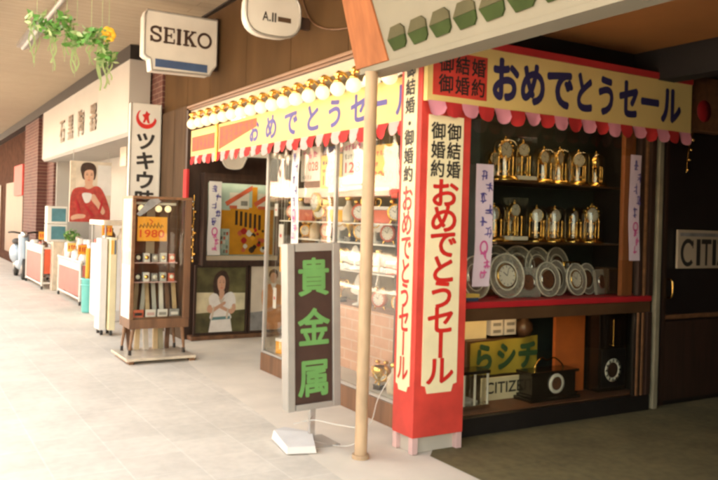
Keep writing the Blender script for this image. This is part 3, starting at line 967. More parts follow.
def slab(ch):
    """strokes of a slab-serif capital in a unit box: (points, width)"""
    t, s = 0.15, 0.085
    if ch == 'S':
        c = smooth_open([(0.86, 0.70), (0.80, 0.86), (0.62, 0.94), (0.38, 0.94), (0.16, 0.84), (0.14, 0.66), (0.32, 0.55), (0.66, 0.46), (0.86, 0.34), (0.84, 0.15), (0.62, 0.06), (0.36, 0.06), (0.18, 0.15), (0.12, 0.32)], 4)
        return [(c, 0.125), ([(0.88, 0.66), (0.88, 0.98)], 0.09), ([(0.10, 0.02), (0.10, 0.36)], 0.09)]
    if ch == 'E':
        return [([(0.25, 0.0), (0.25, 1.0)], t), ([(0.05, 0.955), (0.92, 0.955)], s), ([(0.05, 0.045), (0.95, 0.045)], s), ([(0.25, 0.5), (0.68, 0.5)], s), ([(0.68, 0.36), (0.68, 0.64)], 0.07), ([(0.90, 0.72), (0.90, 0.98)], 0.07), ([(0.93, 0.02), (0.93, 0.30)], 0.07)]
    if ch == 'I':
        return [([(0.5, 0.0), (0.5, 1.0)], t * 2.2), ([(0.05, 0.955), (0.95, 0.955)], s), ([(0.05, 0.045), (0.95, 0.045)], s)]
    if ch == 'K':
        return [([(0.24, 0.0), (0.24, 1.0)], t), ([(0.04, 0.955), (0.46, 0.955)], s), ([(0.04, 0.045), (0.46, 0.045)], s), ([(0.26, 0.40), (0.78, 0.95)], 0.10), ([(0.44, 0.58), (0.82, 0.04)], t), ([(0.60, 0.955), (0.96, 0.955)], s), ([(0.62, 0.045), (1.0, 0.045)], s)]
    a = [(0.5 + 0.42 * math.cos(R(d)), 0.5 + 0.45 * math.sin(R(d))) for d in range(0, 361, 12)]
    return [(a, 0.125)]
x = 2.262
for ch, w in (('S', .128), ('E', .13), ('I', .062), ('K', .15), ('O', .165)):
    b = MB()
    zt = 3.335 + (x - 2.26) * 0.0
    for j, (pts, wd) in enumerate(slab(ch)):
        b.ribbon((x, 8.2, zt), X_ , Z_, [(p[0] * w, p[1] * 0.165) for p in pts], wd * 0.225 if ch != 'I' else wd * 0.125, 'wood_dark', 0.002 + j * 0.0005)
    b.build('character', sk)
    x += w + 0.012

# --- round sign further along the panel
ov = thing('oval_sign', 'rounded cream plaque with small dark lettering fixed high on the brown panel', 'sign', (2.9, 6.6, 3.2))
b = MB()
out = [(math.copysign(abs(math.cos(R(a))) ** 0.7, math.cos(R(a))) * 0.25, math.copysign(abs(math.sin(R(a))) ** 0.7, math.sin(R(a))) * 0.2) for a in range(0, 360, 12)]
b.sheet((2.69, 6.0, 3.225), X_, Z_, out, 'white_paint', 0, 0.10)
b.build('plaque', ov)
b = MB()
for i in range(len(out)):
    p, q = out[i], out[(i + 1) % len(out)]
    b.tube([(2.69 + p[0], 5.998, 3.225 + p[1]), (2.69 + q[0], 5.998, 3.225 + q[1])], 0.012, 'grey_metal', 6)
b.build('rim', ov)
b = MB(); b.box(2.73, 2.85, 5.994, 5.998, 3.16, 3.20, 'pilaster_grey'); b.build('dark_bar', ov)
chars(ov, (2.69, 6.0, 3.225), X_, Z_, [('A', -0.10, -0.075, 0.055, 0.075), ('.', -0.04, -0.075, 0.015, 0.015), ('I', -0.015, -0.075, 0.014, 0.075), ('I', 0.01, -0.075, 0.014, 0.075)], 'black_ink', 0.02, 0.002, True)
b = MB(); b.box(2.97, 3.05, 6.03, 6.07, 3.14, 3.24, 'wood_dark'); b.build('bracket', ov)

# --- vertical white shop sign with red crescent
ts = thing('vertical_sign', 'white vertical sign with a red crescent emblem and black characters beside the grey pilaster', 'sign', (2.78, 10.2, 1.2))
b = MB(); b.box(2.585, 2.975, 10.15, 10.26, 1.05, 2.945, 'white_paint', 0.01); b.build('box', ts)
b = MB()
for w_, z0_, z1_ in ((2.585, 1.05, 2.945), (2.975, 1.05, 2.945)):
    b.tube([(w_, 10.15, z0_), (w_, 10.15, z1_)], 0.012, 'pale_metal', 6)
b.build('edge_trim', ts)
b = MB()
ring = []
for d in range(-200, 21, 10):
    ring.append((0.135 * math.cos(R(d - 25)), 0.135 * math.sin(R(d - 25))))
inner = [(0.105 * math.cos(R(d - 25)) + 0.004, 0.105 * math.sin(R(d - 25)) + 0.028) for d in range(20, -201, -10)]
n_ = len(ring)
vv = [(2.785 + a, 10.147, 2.75 + c) for a, c in ring] + [(2.785 + a, 10.147, 2.75 + c) for a, c in reversed(inner)]
b.add(vv, [(i, i + 1, i + 1 + n_, i + n_) for i in range(n_ - 1)], 'red_ink')
fig = smooth_closed([(0.0, 0.085), (0.022, 0.06), (0.05, 0.05), (0.03, 0.02), (0.035, -0.03), (0.045, -0.075), (0.015, -0.07), (0.0, -0.03), (-0.02, -0.07), (-0.045, -0.065), (-0.03, -0.01), (-0.055, 0.03), (-0.02, 0.045)], 3)
b.sheet((2.785, 10.15, 2.765), X_, Z_, fig, 'red_ink', 0.003)
b.build('crescent_emblem', ts)
for i, c in enumerate('ツキウ時計店'):
    b = MB(); letters(b, (2.785, 10.15, 0), X_, Z_, [(c, -0.135, 2.33 - i * 0.255, 0.27, 0.25)], 'black_ink', 0.035, 0.002); b.build('character', ts)

# --- board with C at the alley door
cs = thing('lettered_board', 'small white board with large serif capitals on the dark wall beyond the clock window', 'sign', (5.9, 4.28, 1.3))
b = MB(); b.box(5.71, 6.75, 4.262, 4.283, 1.17, 1.50, 'inside_cream'); b.build('board', cs)
b = MB(); b.box(5.73, 6.73, 4.258, 4.261, 1.445, 1.475, 'print_grey'); b.build('header_strip', cs)
b = MB()
arc = [(0.5 + 0.42 * math.cos(R(d)), 0.5 + 0.46 * math.sin(R(d))) for d in range(42, 320, 10)]
b.ribbon((5.745, 4.262, 1.195), X_, Z_, [(p[0] * 0.19, p[1] * 0.22) for p in arc], 0.036, 'black_ink', 0.002)
b.ribbon((5.745, 4.262, 1.195), X_, Z_, [(0.158, 0.15), (0.158, 0.215)], 0.012, 'black_ink', 0.003)
b.build('character', cs)
x = 5.955
for ch, w in (('I', .05), ('T', .13), ('I', .05), ('Z', .13), ('E', .13), ('N', .14)):
    b = MB(); letters(b, (0, 4.262, 0), X_, Z_, [(ch, x, 1.20, w, 0.215)], 'black_ink', 0.03, 0.002, True); b.build('character', cs); x += w + 0.02

am = thing('amber_box_sign', 'dim amber box sign with round ornaments hung under the dark bulkhead', 'sign', (5.8, 4.2, 2.4))
b = MB(); b.box(5.60, 6.1, 4.12, 4.23, 2.33, 2.79, 'wood_trim', 0.01); b.build('box', am)
b = MB(); b.lathe([(0.001, 4.112), (0.09, 4.112), (0.09, 4.119)], 'red_dark', (5.80, 0, 2.50), 'y', 20); b.build('roundel', am)
b = MB(); b.tube(smooth_open([(5.75, 4.18, 2.32), (5.70, 4.18, 2.18), (5.68, 4.18, 1.98)]), 0.006, 'brass', 6)
for i in range(4):
    b.ball((5.75 - .02 * i, 4.18, 2.26 - .085 * i), 0.016, 'brass', 8)
b.build('hanging_chain', am)

# ================================================================ GLOBE LAMPS
def make_lamp():
    root = thing('globe_lamp', 'x', 'lamp')
    b = MB(); b.ball((0, 0, 0), 0.058, 'lit_bulb', 18); b.build('globe', root)
    b = MB(); b.lathe([(0.02, 0.045), (0.034, 0.05), (0.030, 0.07), (0.012, 0.078)], 'brass', n=14); b.build('collar', root)
    b = MB()
    b.tube(smooth_open([(0, 0, 0.075), (-0.012, 0, 0.105), (0.005, 0, 0.13), (0.05, 0, 0.125), (0.085, 0, 0.10)]), 0.013, 'gold', 8)
    b.lathe([(0.036, 0.098), (0.036, 0.112)], 'brass', (0, 0, 0), n=12)
    b.build('bracket', root)
    return root
lamp0 = make_lamp()
GL = 'globe lamps in a row over the street banner'
NL = 18
for i in range(NL):
    o = lamp0 if i == 0 else copy_tree(lamp0)
    t = i / (NL - 1)
    y = 4.50 + 4.15 * t
    o.location = (2.90, y, 2.50 + 0.05 * t)
    tag(o, 'small glowing globe lamp on a gold bracket in the row above the street banner', 'lamp', GL)

# ================================================================ GLASS SHOWCASE ON LEGS
sc_ = thing('showcase', 'wooden framed glass showcase on tapered legs holding watch straps and an orange card', 'display case', (2.36, 8.1, 0))
x0, x1, y0, y1, z0, z1 = 2.055, 2.675, 7.90, 8.30, 0.33, 1.685
b = MB()
b.box(x0, x0 + .035, y0, y0 + .03, z0 + .10, z1 - .03, 'wood_trim', 0.003); b.box(x1 - .07, x1, y0, y0 + .03, z0 + .10, z1 - .03, 'wood_brown', 0.003)
b.box(x0, x1, y0, y1, z1 - .028, z1, 'wood_trim', 0.003); b.box(x0, x1, y0 + .002, y1, z0, z0 + .098, 'wood_brown', 0.004)
b.box(x0, x0 + .03, y1 - .03, y1 - .001, z0 + .1, z1 - .03, 'wood_trim'); b.box(x1 - .04, x1, y1 - .03, y1 - .001, z0 + .1, z1 - .03, 'wood_brown')
b.build('frame', sc_)
b = MB(); b.box(x1 - .03, x1 - .005, y0 + .032, y1 - .032, z0 + .1, z1 - .03, 'wood_brown'); b.build('side_panel', sc_)
b = MB(); b.box(x0 + .002, x0 + .007, y0 + .032, y1 - .032, z0 + .1, z1 - .03, 'white_paper'); b.box(x0 - .004, x0 + .0015, y0 + .05, y1 - .05, 1.15, z1 - .05, 'cream'); b.box(x0 - .005, x0 + .001, y0 + .06, y1 - .06, 0.98, 1.12, 'strap_grey'); b.build('side_panel', sc_)
b = MB(); b.box(x0 + .032, x1 - .042, y1 - .02, y1 - .012, z0 + .1, z1 - .03, 'inside_brown'); b.box(x0 + .25, x0 + .34, y1 - .026, y1 - .021, z0 + .75, z1 - .06, 'print_pale'); b.build('back_panel', sc_)
b = MB(); b.box(x0 + .036, x1 - .071, y0 + .012, y0 + .016, z0 + .1, z1 - .03, 'glass'); b.build('front_glass', sc_)
for z in (1.005, 0.805):
    b = MB(); b.box(x0 + .036, x1 - .12, y0 + .06, y1 - .04, z - .01, z, 'pale_pink'); b.build('shelf', sc_)
    b = MB()
    for i, k in enumerate(('black', 'white_paper', 'print_grey', 'strap_grey', 'pot_red')[:5]):
        xx = x0 + .06 + i * .088
        b.box(xx, xx + .062, y0 + .07, y0 + .13, z + .001, z + .085 + .01 * (i % 2), k, 0.004)
        b.lathe([(0.001, y0 + .066), (0.022, y0 + .066), (0.022, y0 + .07)], 'gold' if i % 2 else 'dial', (xx + .031, 0, z + .05), 'y', 12)
    b.build('watch_box', sc_)
b = MB(); b.box(x0 + .036, x1 - .071, y0 + .035, y1 - .04, z0 + .1, z0 + .112, 'wood_trim')
b.build('tray', sc_)
for i, k in enumerate(('pot_red', 'white_paper', 'white_paper', 'print_grey')):
    b = MB(); b.box(x0 + .05 + i * .125, x0 + .155 + i * .125, y0 + .05, y0 + .06, z0 + .113, z0 + .19, k, 0.003)
    b.box(x0 + .065 + i * .125, x0 + .14 + i * .125, y0 + .045, y0 + .049, z0 + .13, z0 + .16, ('black', 'pale_pink', 'print_grey', 'white_paper')[i]); b.build('price_card', sc_)
for i, (k, lean) in enumerate((('strap_olive', .05), ('strap_grey', .06), ('strap_tan', 0.0), ('strap_grey', .0), ('white_paint', 0.01), ('wood_brown', 0), ('strap_tan', 0))):
    xx = x0 + .055 + i * .072
    b = MB(); b.add([(xx, y0 + .12, z0 + .113), (xx + .042, y0 + .12, z0 + .113), (xx + .042 + lean, y0 + .22, z0 + .47), (xx + lean, y0 + .22, z0 + .47), (xx, y0 + .14, z0 + .113), (xx + .042, y0 + .14, z0 + .113), (xx + .042 + lean, y0 + .24, z0 + .47), (xx + lean, y0 + .24, z0 + .47)],
                    [(0, 1, 2, 3), (7, 6, 5, 4), (0, 4, 5, 1), (2, 6, 7, 3), (0, 3, 7, 4), (1, 5, 6, 2)], k); b.build('strap_card', sc_)
b = MB(); b.box(x0 + .065, x0 + .37, y0 + .035, y0 + .042, 1.225, 1.475, 'orange_card'); oc = b.build('orange_card', sc_)
b = MB(); letters(b, (x0 + .065, y0 + .035, 0), X_, Z_, [('1980', 0.025, 1.265, 0.25, 0.075)], 'orange_ink', 0.03, 0.002, True)
b.build('lettering', oc)
b = MB()
for j in range(7):
    xa = 0.02 + j * .036
    b.ribbon((x0 + .065, y0 + .035, 0), X_, Z_, [(xa, 1.36), (xa + .012, 1.395 + .012 * (j % 3)), (xa + .026, 1.375)], 0.009, 'black_ink', 0.002)
b.ribbon((x0 + .065, y0 + .035, 0), X_, Z_, [(0.12, 1.45), (0.155, 1.425), (0.13, 1.40)], 0.01, 'red_ink', 0.003)
b.build('lettering', oc)
b = MB(); b.add([(x0 + .04, y0 - .003, 1.50), (x0 + .075, y0 - .003, 1.475), (x0 + .29, y0 - .003, 1.635), (x0 + .26, y0 - .003, 1.665), (x0 + .17, y0 - .003, 1.655)], [(0, 1, 2, 3, 4)], 'print_grey')
b.build('ribbon', sc_)
b = MB()  # small glowing bulbs added in place of lamp reflections on the case glass
for xx in (.12, .30, .40):
    b.ball((x0 + xx, y0 + .12, 1.56), 0.036, 'lit_bulb', 12)
b.box(x0 + .06, x0 + .48, y0 + .10, y0 + .14, 1.60, 1.625, 'white_paint')
b.build('glint_bulb', sc_)
for x, y in ((x0 + .05, y0 + .04), (x1 - .06, y0 + .04), (x0 + .05, y1 - .04), (x1 - .06, y1 - .04)):
    b = MB()
    dx = -0.03 if x < 2.3 else 0.02
    b.tube([(x, y, z0), (x + dx, y - .01, 0.115)], [0.021, 0.013], 'wood_trim', 10); b.tube([(x + dx, y - .01, 0.064), (x + dx, y - .01, 0.112)], 0.016, 'dark_metal', 8)
    b.build('leg', sc_)
b = MB(); b.box(1.99, 2.70, 7.72, 8.36, 0.035, 0.062, 'pot_pale', 0.004)
for x in (2.02, 2.64):
    b.box(x, x + .05, 7.74, 8.3, 0.004, 0.034, 'wood_trim')
tag(b.build('wooden_platform'), 'low pale wooden platform on runners under the glass showcase', 'platform')
for i, (x, k, h, l) in enumerate(((2.13, 'pot_brown', .30, -.02), (2.20, 'strap_tan', .31, .02), (2.30, 'print_pale', .29, 0), (2.40, 'strap_tan', .30, .01), (2.46, 'strap_olive', .31, 0), (2.52, 'pot_brown', .29, .02))):
    b = MB(); b.add([(x, 8.22, .063), (x + .05, 8.22, .063), (x + .05 + l, 8.27, h), (x + l, 8.27, h), (x, 8.26, .063), (x + .05, 8.26, .063), (x + .05 + l, 8.31, h), (x + l, 8.31, h)],
                    [(0, 1, 2, 3), (7, 6, 5, 4), (0, 4, 5, 1), (2, 6, 7, 3), (0, 3, 7, 4), (1, 5, 6, 2)], k)
    tag(b.build('leaning_board'), ['dark board leaning under the showcase beside its front caster', 'tan board under the showcase between two dark ones at its near side', 'pale wide board standing in the middle under the showcase', 'tan board right of the pale one under the showcase', 'olive board standing under the showcase next to the last dark board', 'dark board nearest the entrance recess under the showcase'][i], 'board')

# ================================================================ RECESS: CABINET AND POSTERS
dc = thing('wall_cabinet', 'dark framed wall cabinet with colourful watch posters behind glass in the entrance recess', 'display cabinet', (3.7, 9.0, 0.9))
b = MB()
b.box(3.17, 3.215, 8.93, 9.098, 0.90, 2.02, 'wood_dark'); b.box(4.16, 4.22, 8.93, 9.098, 0.90, 2.02, 'wood_dark')
b.box(3.216, 4.159, 8.931, 9.098, 1.955, 2.02, 'wood_dark'); b.box(3.216, 4.159, 8.931, 8.940, 1.905, 1.9545, 'wood_dark'); b.box(3.216, 4.159, 8.931, 9.098, 0.90, 0.965, 'wood_dark')
b.build('frame', dc)
b = MB(); b.box(3.216, 4.159, 9.06, 9.097, 0.966, 1.954, 'poster_blue'); b.build('back_panel', dc)
b = MB(); b.box(3.218, 4.157, 8.94, 9.055, 0.967, 1.02, 'inside_cream'); b.build('ledge', dc)
O = Vector((0, 9.058, 0))
b = MB()
def rect(u0, u1, v0, v1):
    return [(u0, v0), (u1, v0), (u1, v1), (u0, v1)]
b.sheet(O, X_, Z_, rect(3.55, 4.14, 1.03, 1.62), 'poster_amber', 0.002); b.sheet(O, X_, Z_, rect(3.42, 3.56, 1.35, 1.58), 'poster_amber', 0.003)
b.sheet(O, X_, Z_, rect(3.84, 3.91, 1.55, 1.88), 'poster_amber', 0.003)
for u in (3.54, 3.92):
    b.sheet(O, X_, Z_, rect(u, u + .26, 1.60, 1.80), 'white_paper', 0.0035)
    b.sheet(O, X_, Z_, [(u - .06, 1.68), (u - .03, 1.63), (u + .30, 1.84), (u + .30, 1.90)], 'pot_red', 0.005)
    b.sheet(O, X_, Z_, rect(u + .15, u + .24, 1.64, 1.70), 'print_grey', 0.006)
    b.sheet(O, X_, Z_, rect(u + .0, u + .10, 1.60, 1.64), 'pot_red', 0.0055)
for i in range(6):
    u = 3.62 + i * .062
    b.sheet(O, X_, Z_, rect(u, u + .035, 1.40 - .012 * i, 1.58 - .01 * i), 'wood_dark', 0.004)
for i in range(26):
    u = random.uniform(3.68, 4.08); v = random.uniform(1.05, 1.36)
    s = random.uniform(0.015, 0.045)
    b.sheet(O, X_, Z_, smooth_closed([(u - s, v), (u, v - s), (u + s, v), (u, v + s)], 3), random.choice(['pot_red', 'red_dark', 'wood_dark', 'white_paper', 'orange_card']), 0.005 + i * 0.0003)
for r_ in range(5):
    for c_ in range(4):
        b.sheet(O, X_, Z_, rect(3.40 + c_ * .036, 3.425 + c_ * .036, 1.05 + r_ * .055, 1.09 + r_ * .055), ['white_paper', 'pot_red', 'print_grey', 'poster_blue'][(r_ + c_ * 3) % 4], 0.0045)
b.build('poster_panel', dc)
b = MB(); b.box(3.24, 4.13, 8.955, 8.985, 1.925, 1.953, 'lit_tube'); b.build('tube_light', dc)
b = MB(); b.box(3.216, 4.159, 8.942, 8.946, 1.021, 1.954, 'glass'); b.build('glass_front', dc)

def paper_strip(label, O, U, w, h, seed, paper='lilac_paper', loc=None, n=5):
    O = Vector(O)
    root = thing('paper_strip', label, 'paper strip', loc or tuple(O))
    b = MB()
    N = Vector(U).cross(Z_).normalized()
    rows = 14
    vs, fs = [], []
    for s_ in (0, 1):
        for r_ in range(rows + 1):
            t = r_ / rows
            off = 0.008 * math.sin(t * 5 + seed) - s_ * 0.002
            j = 0.004 * math.sin(t * 9 + seed)
            vs.append(O + Vector(U) * j + Z_ * (t * h) + N * off)
            vs.append(O + Vector(U) * (w + j) + Z_ * (t * h) + N * off)
    m_ = 2 * (rows + 1)
    for r_ in range(rows):
        q = r_ * 2
        fs.append((q, q + 1, q + 3, q + 2)); fs.append((m_ + q, m_ + q + 2, m_ + q + 3, m_ + q + 1))
        fs.append((q, q + 2, m_ + q + 2, m_ + q)); fs.append((q + 1, m_ + q + 1, m_ + q + 3, q + 3))
    b.add(vs, fs, paper)
    b.build('sheet', root)
    b = MB()
    for i in range(n):
        ch = h * 0.56 / n
        scribble(b, O, Vector(U), Z_, w * (.22 + .3 * (i % 2)), h * .96 - (i + 1) * ch, w * .42, ch * .95, 'purple_blue', seed * 10 + i, 0.011)
    b.ribbon(O, Vector(U), Z_, [(w * .5 + w * .2 * math.cos(R(a)), h * .32 + w * .28 * math.sin(R(a))) for a in range(90, 451, 20)], w * .09, 'magenta_ink', 0.012)
    for i in range(3):
        scribble(b, O, Vector(U), Z_, w * (.3 + .2 * (i % 2)), h * .22 - i * h * .08, w * .4, h * .08, 'magenta_ink', seed * 17 + i, 0.0125, w * .06)
    b.build('brush_writing', root)
    return root
paper_strip('white paper strip with violet and pink brush writing inside the recess wall cabinet', (3.225, 8.925, 1.03), X_, 0.16, 0.89, 3, 'white_paper')
paper_strip('lilac paper strip with brush writing hanging beside the red pillar before the clocks', (3.462, 4.222, 1.06), X_, 0.155, 0.86, 5, 'lilac_paper', n=6)
paper_strip('pale pink paper strip with faded writing hung on the orange pilaster', (5.045, 4.225, 1.24), X_, 0.125, 0.85, 8, 'lilac_paper')
paper_strip('tall white paper strip with violet writing pasted outside the street display window', (3.112, 6.425, 1.26), -Y_, 0.145, 0.88, 11, 'white_paper')

def framed_poster(label, x0, x1, z0, z1, y, layers, ground):
    root = thing('framed_poster', label, 'poster', ((x0 + x1) / 2, y, z0))
    b = MB()
    b.box(x0, x1, y, y + .02, z0, z1, ground); b.build('print', root)
    b = MB(); t = .028
    b.box(x0 - t, x0 - .001, y - .012, y + .025, z0 - t, z1 + t, 'wood_dark'); b.box(x1 + .001, x1 + t, y - .012, y + .025, z0 - t, z1 + t, 'wood_dark')
    b.box(x0, x1, y - .012, y + .025, z0 - t, z0 - .001, 'wood_dark'); b.box(x0, x1, y - .012, y + .025, z1 + .001, z1 + t, 'wood_dark')
    b.build('frame', root)
    b = MB()
    W_, H_ = x1 - x0, z1 - z0
    for i, (pts, key, sm) in enumerate(layers):
        q = smooth_closed(pts, 4) if sm else pts
        # keep inside the print
        q = [(min(max(a, 0.004), 0.996), min(max(c, 0.004), 0.996)) for a, c in q]
        b.sheet((x0, y, z0), X_, Z_, [(a * W_, c * H_) for a, c in q], key, 0.0008 + i * 0.0005)
    b.build('printed_figure', root)
    return root

woman = [
    ([(0, .30), (1, .34), (1, .60), (0, .62)], 'print_cream', False),
    ([(0, 0), (1, 0), (1, .22), (.7, .26), (.3, .2), (0, .24)], 'print_green', False),
    ([(.36, .60), (.33, .74), (.37, .88), (.47, .95), (.58, .94), (.65, .84), (.66, .70), (.62, .58), (.50, .53)], 'hair', True),
    ([(.46, .64), (.46, .56), (.40, .52), (.48, .46), (.58, .50), (.56, .56), (.56, .64)], 'skin', True),
    ([(.415, .75), (.43, .84), (.50, .88), (.565, .84), (.58, .75), (.56, .66), (.50, .615), (.44, .66)], 'skin', True),
    ([(.40, .78), (.44, .88), (.52, .905), (.58, .86), (.60, .78), (.57, .845), (.50, .875), (.44, .845)], 'hair', True),
    ([(.30, .20), (.31, .34), (.27, .42), (.25, .54), (.33, .60), (.42, .585), (.50, .50), (.58, .585), (.70, .62), (.78, .56), (.80, .42), (.70, .38), (.68, .30), (.70, .20)], 'white_dress', True),
    ([(.26, .005), (.30, .20), (.70, .20), (.74, .005)], 'white_dress', False),
    ([(.31, .19), (.69, .20), (.69, .245), (.31, .235)], 'belt_teal', False),
    ([(.24, .42), (.22, .34), (.30, .30), (.44, .36), (.56, .42), (.60, .46), (.55, .47), (.44, .42), (.33, .38), (.30, .42)], 'skin', True),
    ([(.79, .43), (.80, .34), (.72, .28), (.60, .32), (.46, .38), (.44, .41), (.52, .41), (.64, .36), (.72, .36), (.73, .42)], 'skin', True),
    ([(.455, .765), (.485, .77), (.485, .775), (.455, .775)], 'hair', False), ([(.52, .77), (.555, .765), (.555, .775), (.52, .775)], 'hair', False),
    ([(.475, .685), (.50, .675), (.53, .685), (.50, .695)], 'pot_red', False),
    ([(.448, .795), (.47, .803), (.49, .797), (.47, .798)], 'hair', False), ([(.515, .797), (.54, .803), (.56, .793), (.54, .797)], 'hair', False),
    ([(.497, .77), (.492, .722), (.502, .715), (.514, .722), (.503, .725)], 'jacket_tan', True),
    ([(.30, .22), (.34, .40), (.36, .38), (.33, .22)], 'print_pale', True), ([(.60, .22), (.63, .36), (.65, .36), (.64, .22)], 'print_pale', True), ([(.44, .54), (.50, .44), (.57, .54), (.50, .50)], 'print_pale', True),
]
framed_poster('framed portrait poster of a long haired woman in a white dress in the recess', 3.13, 3.76, 0.085, 0.875, 9.0, woman, 'print_green')
man = [
    ([(.0, .0), (1, .0), (1, .35), (0, .30)], 'print_grey', False),
    ([(0, .28), (1, .34), (1, .52), (0, .45)], 'print_pale', False),
    ([(.42, .84), (.44, .93), (.54, .96), (.62, .92), (.62, .82), (.52, .80)], 'hair', True),
    ([(.44, .82), (.47, .89), (.54, .90), (.60, .86), (.59, .77), (.54, .73), (.47, .76)], 'skin', True),
    ([(.30, .30), (.26, .48), (.28, .64), (.42, .72), (.60, .72), (.78, .66), (.84, .48), (.80, .28), (.70, .02), (.36, .02)], 'jacket_tan', True),
    ([(.46, .73), (.53, .60), (.60, .73)], 'white_dress', False),
    ([(.28, .38), (.40, .34), (.60, .40), (.74, .38), (.60, .33), (.42, .28), (.30, .30)], 'skin', True),
]
framed_poster('framed portrait poster of a man in a tan jacket behind the display glass', 3.83, 4.42, 0.085, 0.885, 9.0, man, 'print_pale')
# ornaments on the dark recess wall beside the cabinet
b = MB()
for i in range(9):
    z = 0.95 + i * .085
    b.ball((3.10 + .02 * math.sin(i * 2.1), 9.075, z), 0.020, 'brass', 8)
    b.lathe([(0.001, 9.078), (0.016, 9.078), (0.016, 9.084)], 'silver', (3.07 + .03 * math.cos(i * 1.7), 0, z + .04), 'y', 10)
b.tube([(3.10, 9.09, .93), (3.10, 9.09, 1.75)], 0.006, 'brass', 6)
tag(b.build('watch_chain_display'), 'hanging string of small brass and silver ornaments on the dark wall left of the cabinet', 'ornament string')
b = MB(); b.box(2.955, 2.985, 8.96, 9.08, 1.55, 2.05, 'red_cloth'); b.box(2.953, 2.987, 8.955, 9.085, 1.35, 1.54, 'pale_pink')
tag(b.build('hanging_pennant'), 'narrow red and pink pennant hanging at the dark edge of the entrance recess', 'pennant')

# ================================================================ CLOCKS IN THE ALLEY WINDOW
def bezel(b, c, r, n_marks=12, key='dial', rim='brass', dep=0.02):
    """round dial facing -Y centred on c: rim, face, hour marks, hands"""
    x, y, z = c
    b.lathe([(r * .99, y + dep), (r, y), (r * .96, y - .006), (r * .88, y - .002)], rim, (x, 0, z), 'y', 28)
    b.lathe([(0.0005, y - .001), (r * .9, y - .001)], key, (x, 0, z), 'y', 28)
    for i in range(n_marks):
        a = 2 * math.pi * i / n_marks
        ca, sa = math.cos(a), math.sin(a)
        b.ribbon((x, y, z), X_, Z_, [(ca * r * .66, sa * r * .66), (ca * r * .82, sa * r * .82)], r * .06, 'black_ink', 0.0022)
    b.ribbon((x, y, z), X_, Z_, [(0, 0), (-r * .38, r * .30)], r * .07, 'black_ink', 0.003)
    b.ribbon((x, y, z), X_, Z_, [(0, 0), (r * .22, r * .62)], r * .05, 'black_ink', 0.0036)

def make_anniversary(h=0.29, r=0.062, dial_r=0.040, ornate=False, square=False):
    """glass-domed rotary pendulum clock, dial towards -Y, origin at the base"""
    root = thing('anniversary_clock', 'x', 'clock')
    b = MB()
    if square:
        b.box(-r, r, -r * .8, r * .8, 0, 0.016, 'gold', 0.004); b.box(-r * .9, r * .9, -r * .7, r * .7, 0.016, 0.045, 'dial', 0.004)
    else:
        b.lathe([(0.001, 0.0), (r, 0.0), (r, 0.012), (r * .92, 0.018), (r * .88, 0.032), (r * .66, 0.04), (0.001, 0.04)], 'gold', n=28)
    b.build('base', root)
    for sx, py_ in ((-1, 0.01), (1, 0.01), (-.72, -0.045), (.72, -0.045)):
        b = MB()
        px = sx * r * .52
        b.lathe([(0.004, 0.04), (0.009, 0.05), (0.005, 0.07), (0.005, h * .52), (0.009, h * .56), (0.004, h * .6)], 'brass', (px, py_, 0), n=10)
        b.build('column', root)
    b = MB()
    b.ball((0, 0.005, 0.085), 0.012, 'gold', 10)
    for k_ in range(4):
        a = R(45 + 90 * k_)
        b.ball((0.026 * math.cos(a), 0.005 + 0.026 * math.sin(a), 0.075), 0.0125, 'gold', 10)
    b.tube([(0, 0.005, 0.085), (0, 0.005, h * .55)], 0.0018, 'brass', 6)
    b.build('pendulum', root)
    b = MB()
    cz = h * .72
    bezel(b, (0, -0.012, cz), dial_r, 12, 'dial', 'gold', 0.03)
    if ornate:
        for i in range(14):
            a = 2 * math.pi * i / 14
            b.ball((dial_r * 1.12 * math.cos(a), -0.008, cz + dial_r * 1.12 * math.sin(a)), dial_r * .17, 'gold', 8)
    b.build('dial', root)
    b = MB()
    b.box(-r * .58, r * .58, -0.002, 0.022, h * .56, h * .585, 'brass', 0.003)
    b.lathe([(0.012, cz + dial_r * .95), (0.016, cz + dial_r * 1.06), (0.006, cz + dial_r * 1.2), (0.009, cz + dial_r * 1.34), (0.001, cz + dial_r * 1.55)], 'gold', n=12)
    for sx in (-1, 1):
        b.lathe([(0.006, h * .6), (0.008, h * .63), (0.002, h * .69)], 'gold', (sx * r * .52, 0.01, 0), n=10)
    b.build('crown_ornament', root)
    b = MB()
    if square:
        b.box(-r * .86, r * .86, -r * .66, r * .66, 0.047, h, 'dome_glass')
    else:
        b.lathe([(r * .84, 0.036), (r * .84, h * .78), (r * .76, h * .9), (r * .5, h * .975), (0.001, h)], 'dome_glass', n=28)
    b.build('glass_dome', root)
    return root

protoA = make_anniversary(0.295, 0.104, 0.058)
protoB = make_anniversary(0.33, 0.112, 0.068, ornate=True)
protoC = make_anniversary(0.35, 0.100, 0.054, square=True)
used = set()
CG = 'golden anniversary clocks on the window shelves'
def put_clock(proto, x, y, z, rz, label, sc=1.0):
    o = proto if proto.name not in used else copy_tree(proto)
    used.add(o.name); used.add(proto.name)
    o.location = (x, y, z)
    o.rotation_euler = (0, 0, R(rz))
    o.scale = (sc, sc, sc)
    tag(o, label, 'clock', CG)
ZU, ZL = 1.8352, 1.3682
put_clock(protoB, 4.01, 4.55, ZU, 6, 'ornate gold clock with beaded dial, nearest the lilac strip on the upper shelf')
put_clock(protoC, 4.20, 4.56, ZU, -8, 'tall clock on a pale square base beside the beaded one on the upper shelf')
put_clock(protoA, 4.46, 4.60, ZU, 10, 'plain domed gold clock, third along the upper shelf, close to a wider one')
put_clock(protoB, 4.605, 4.57, ZU, 25, 'beaded dial clock in the middle of the upper shelf turned to the door', 0.9)
put_clock(protoA, 4.83, 4.58, ZU, -15, 'plain domed gold clock second from the orange pilaster, upper shelf')
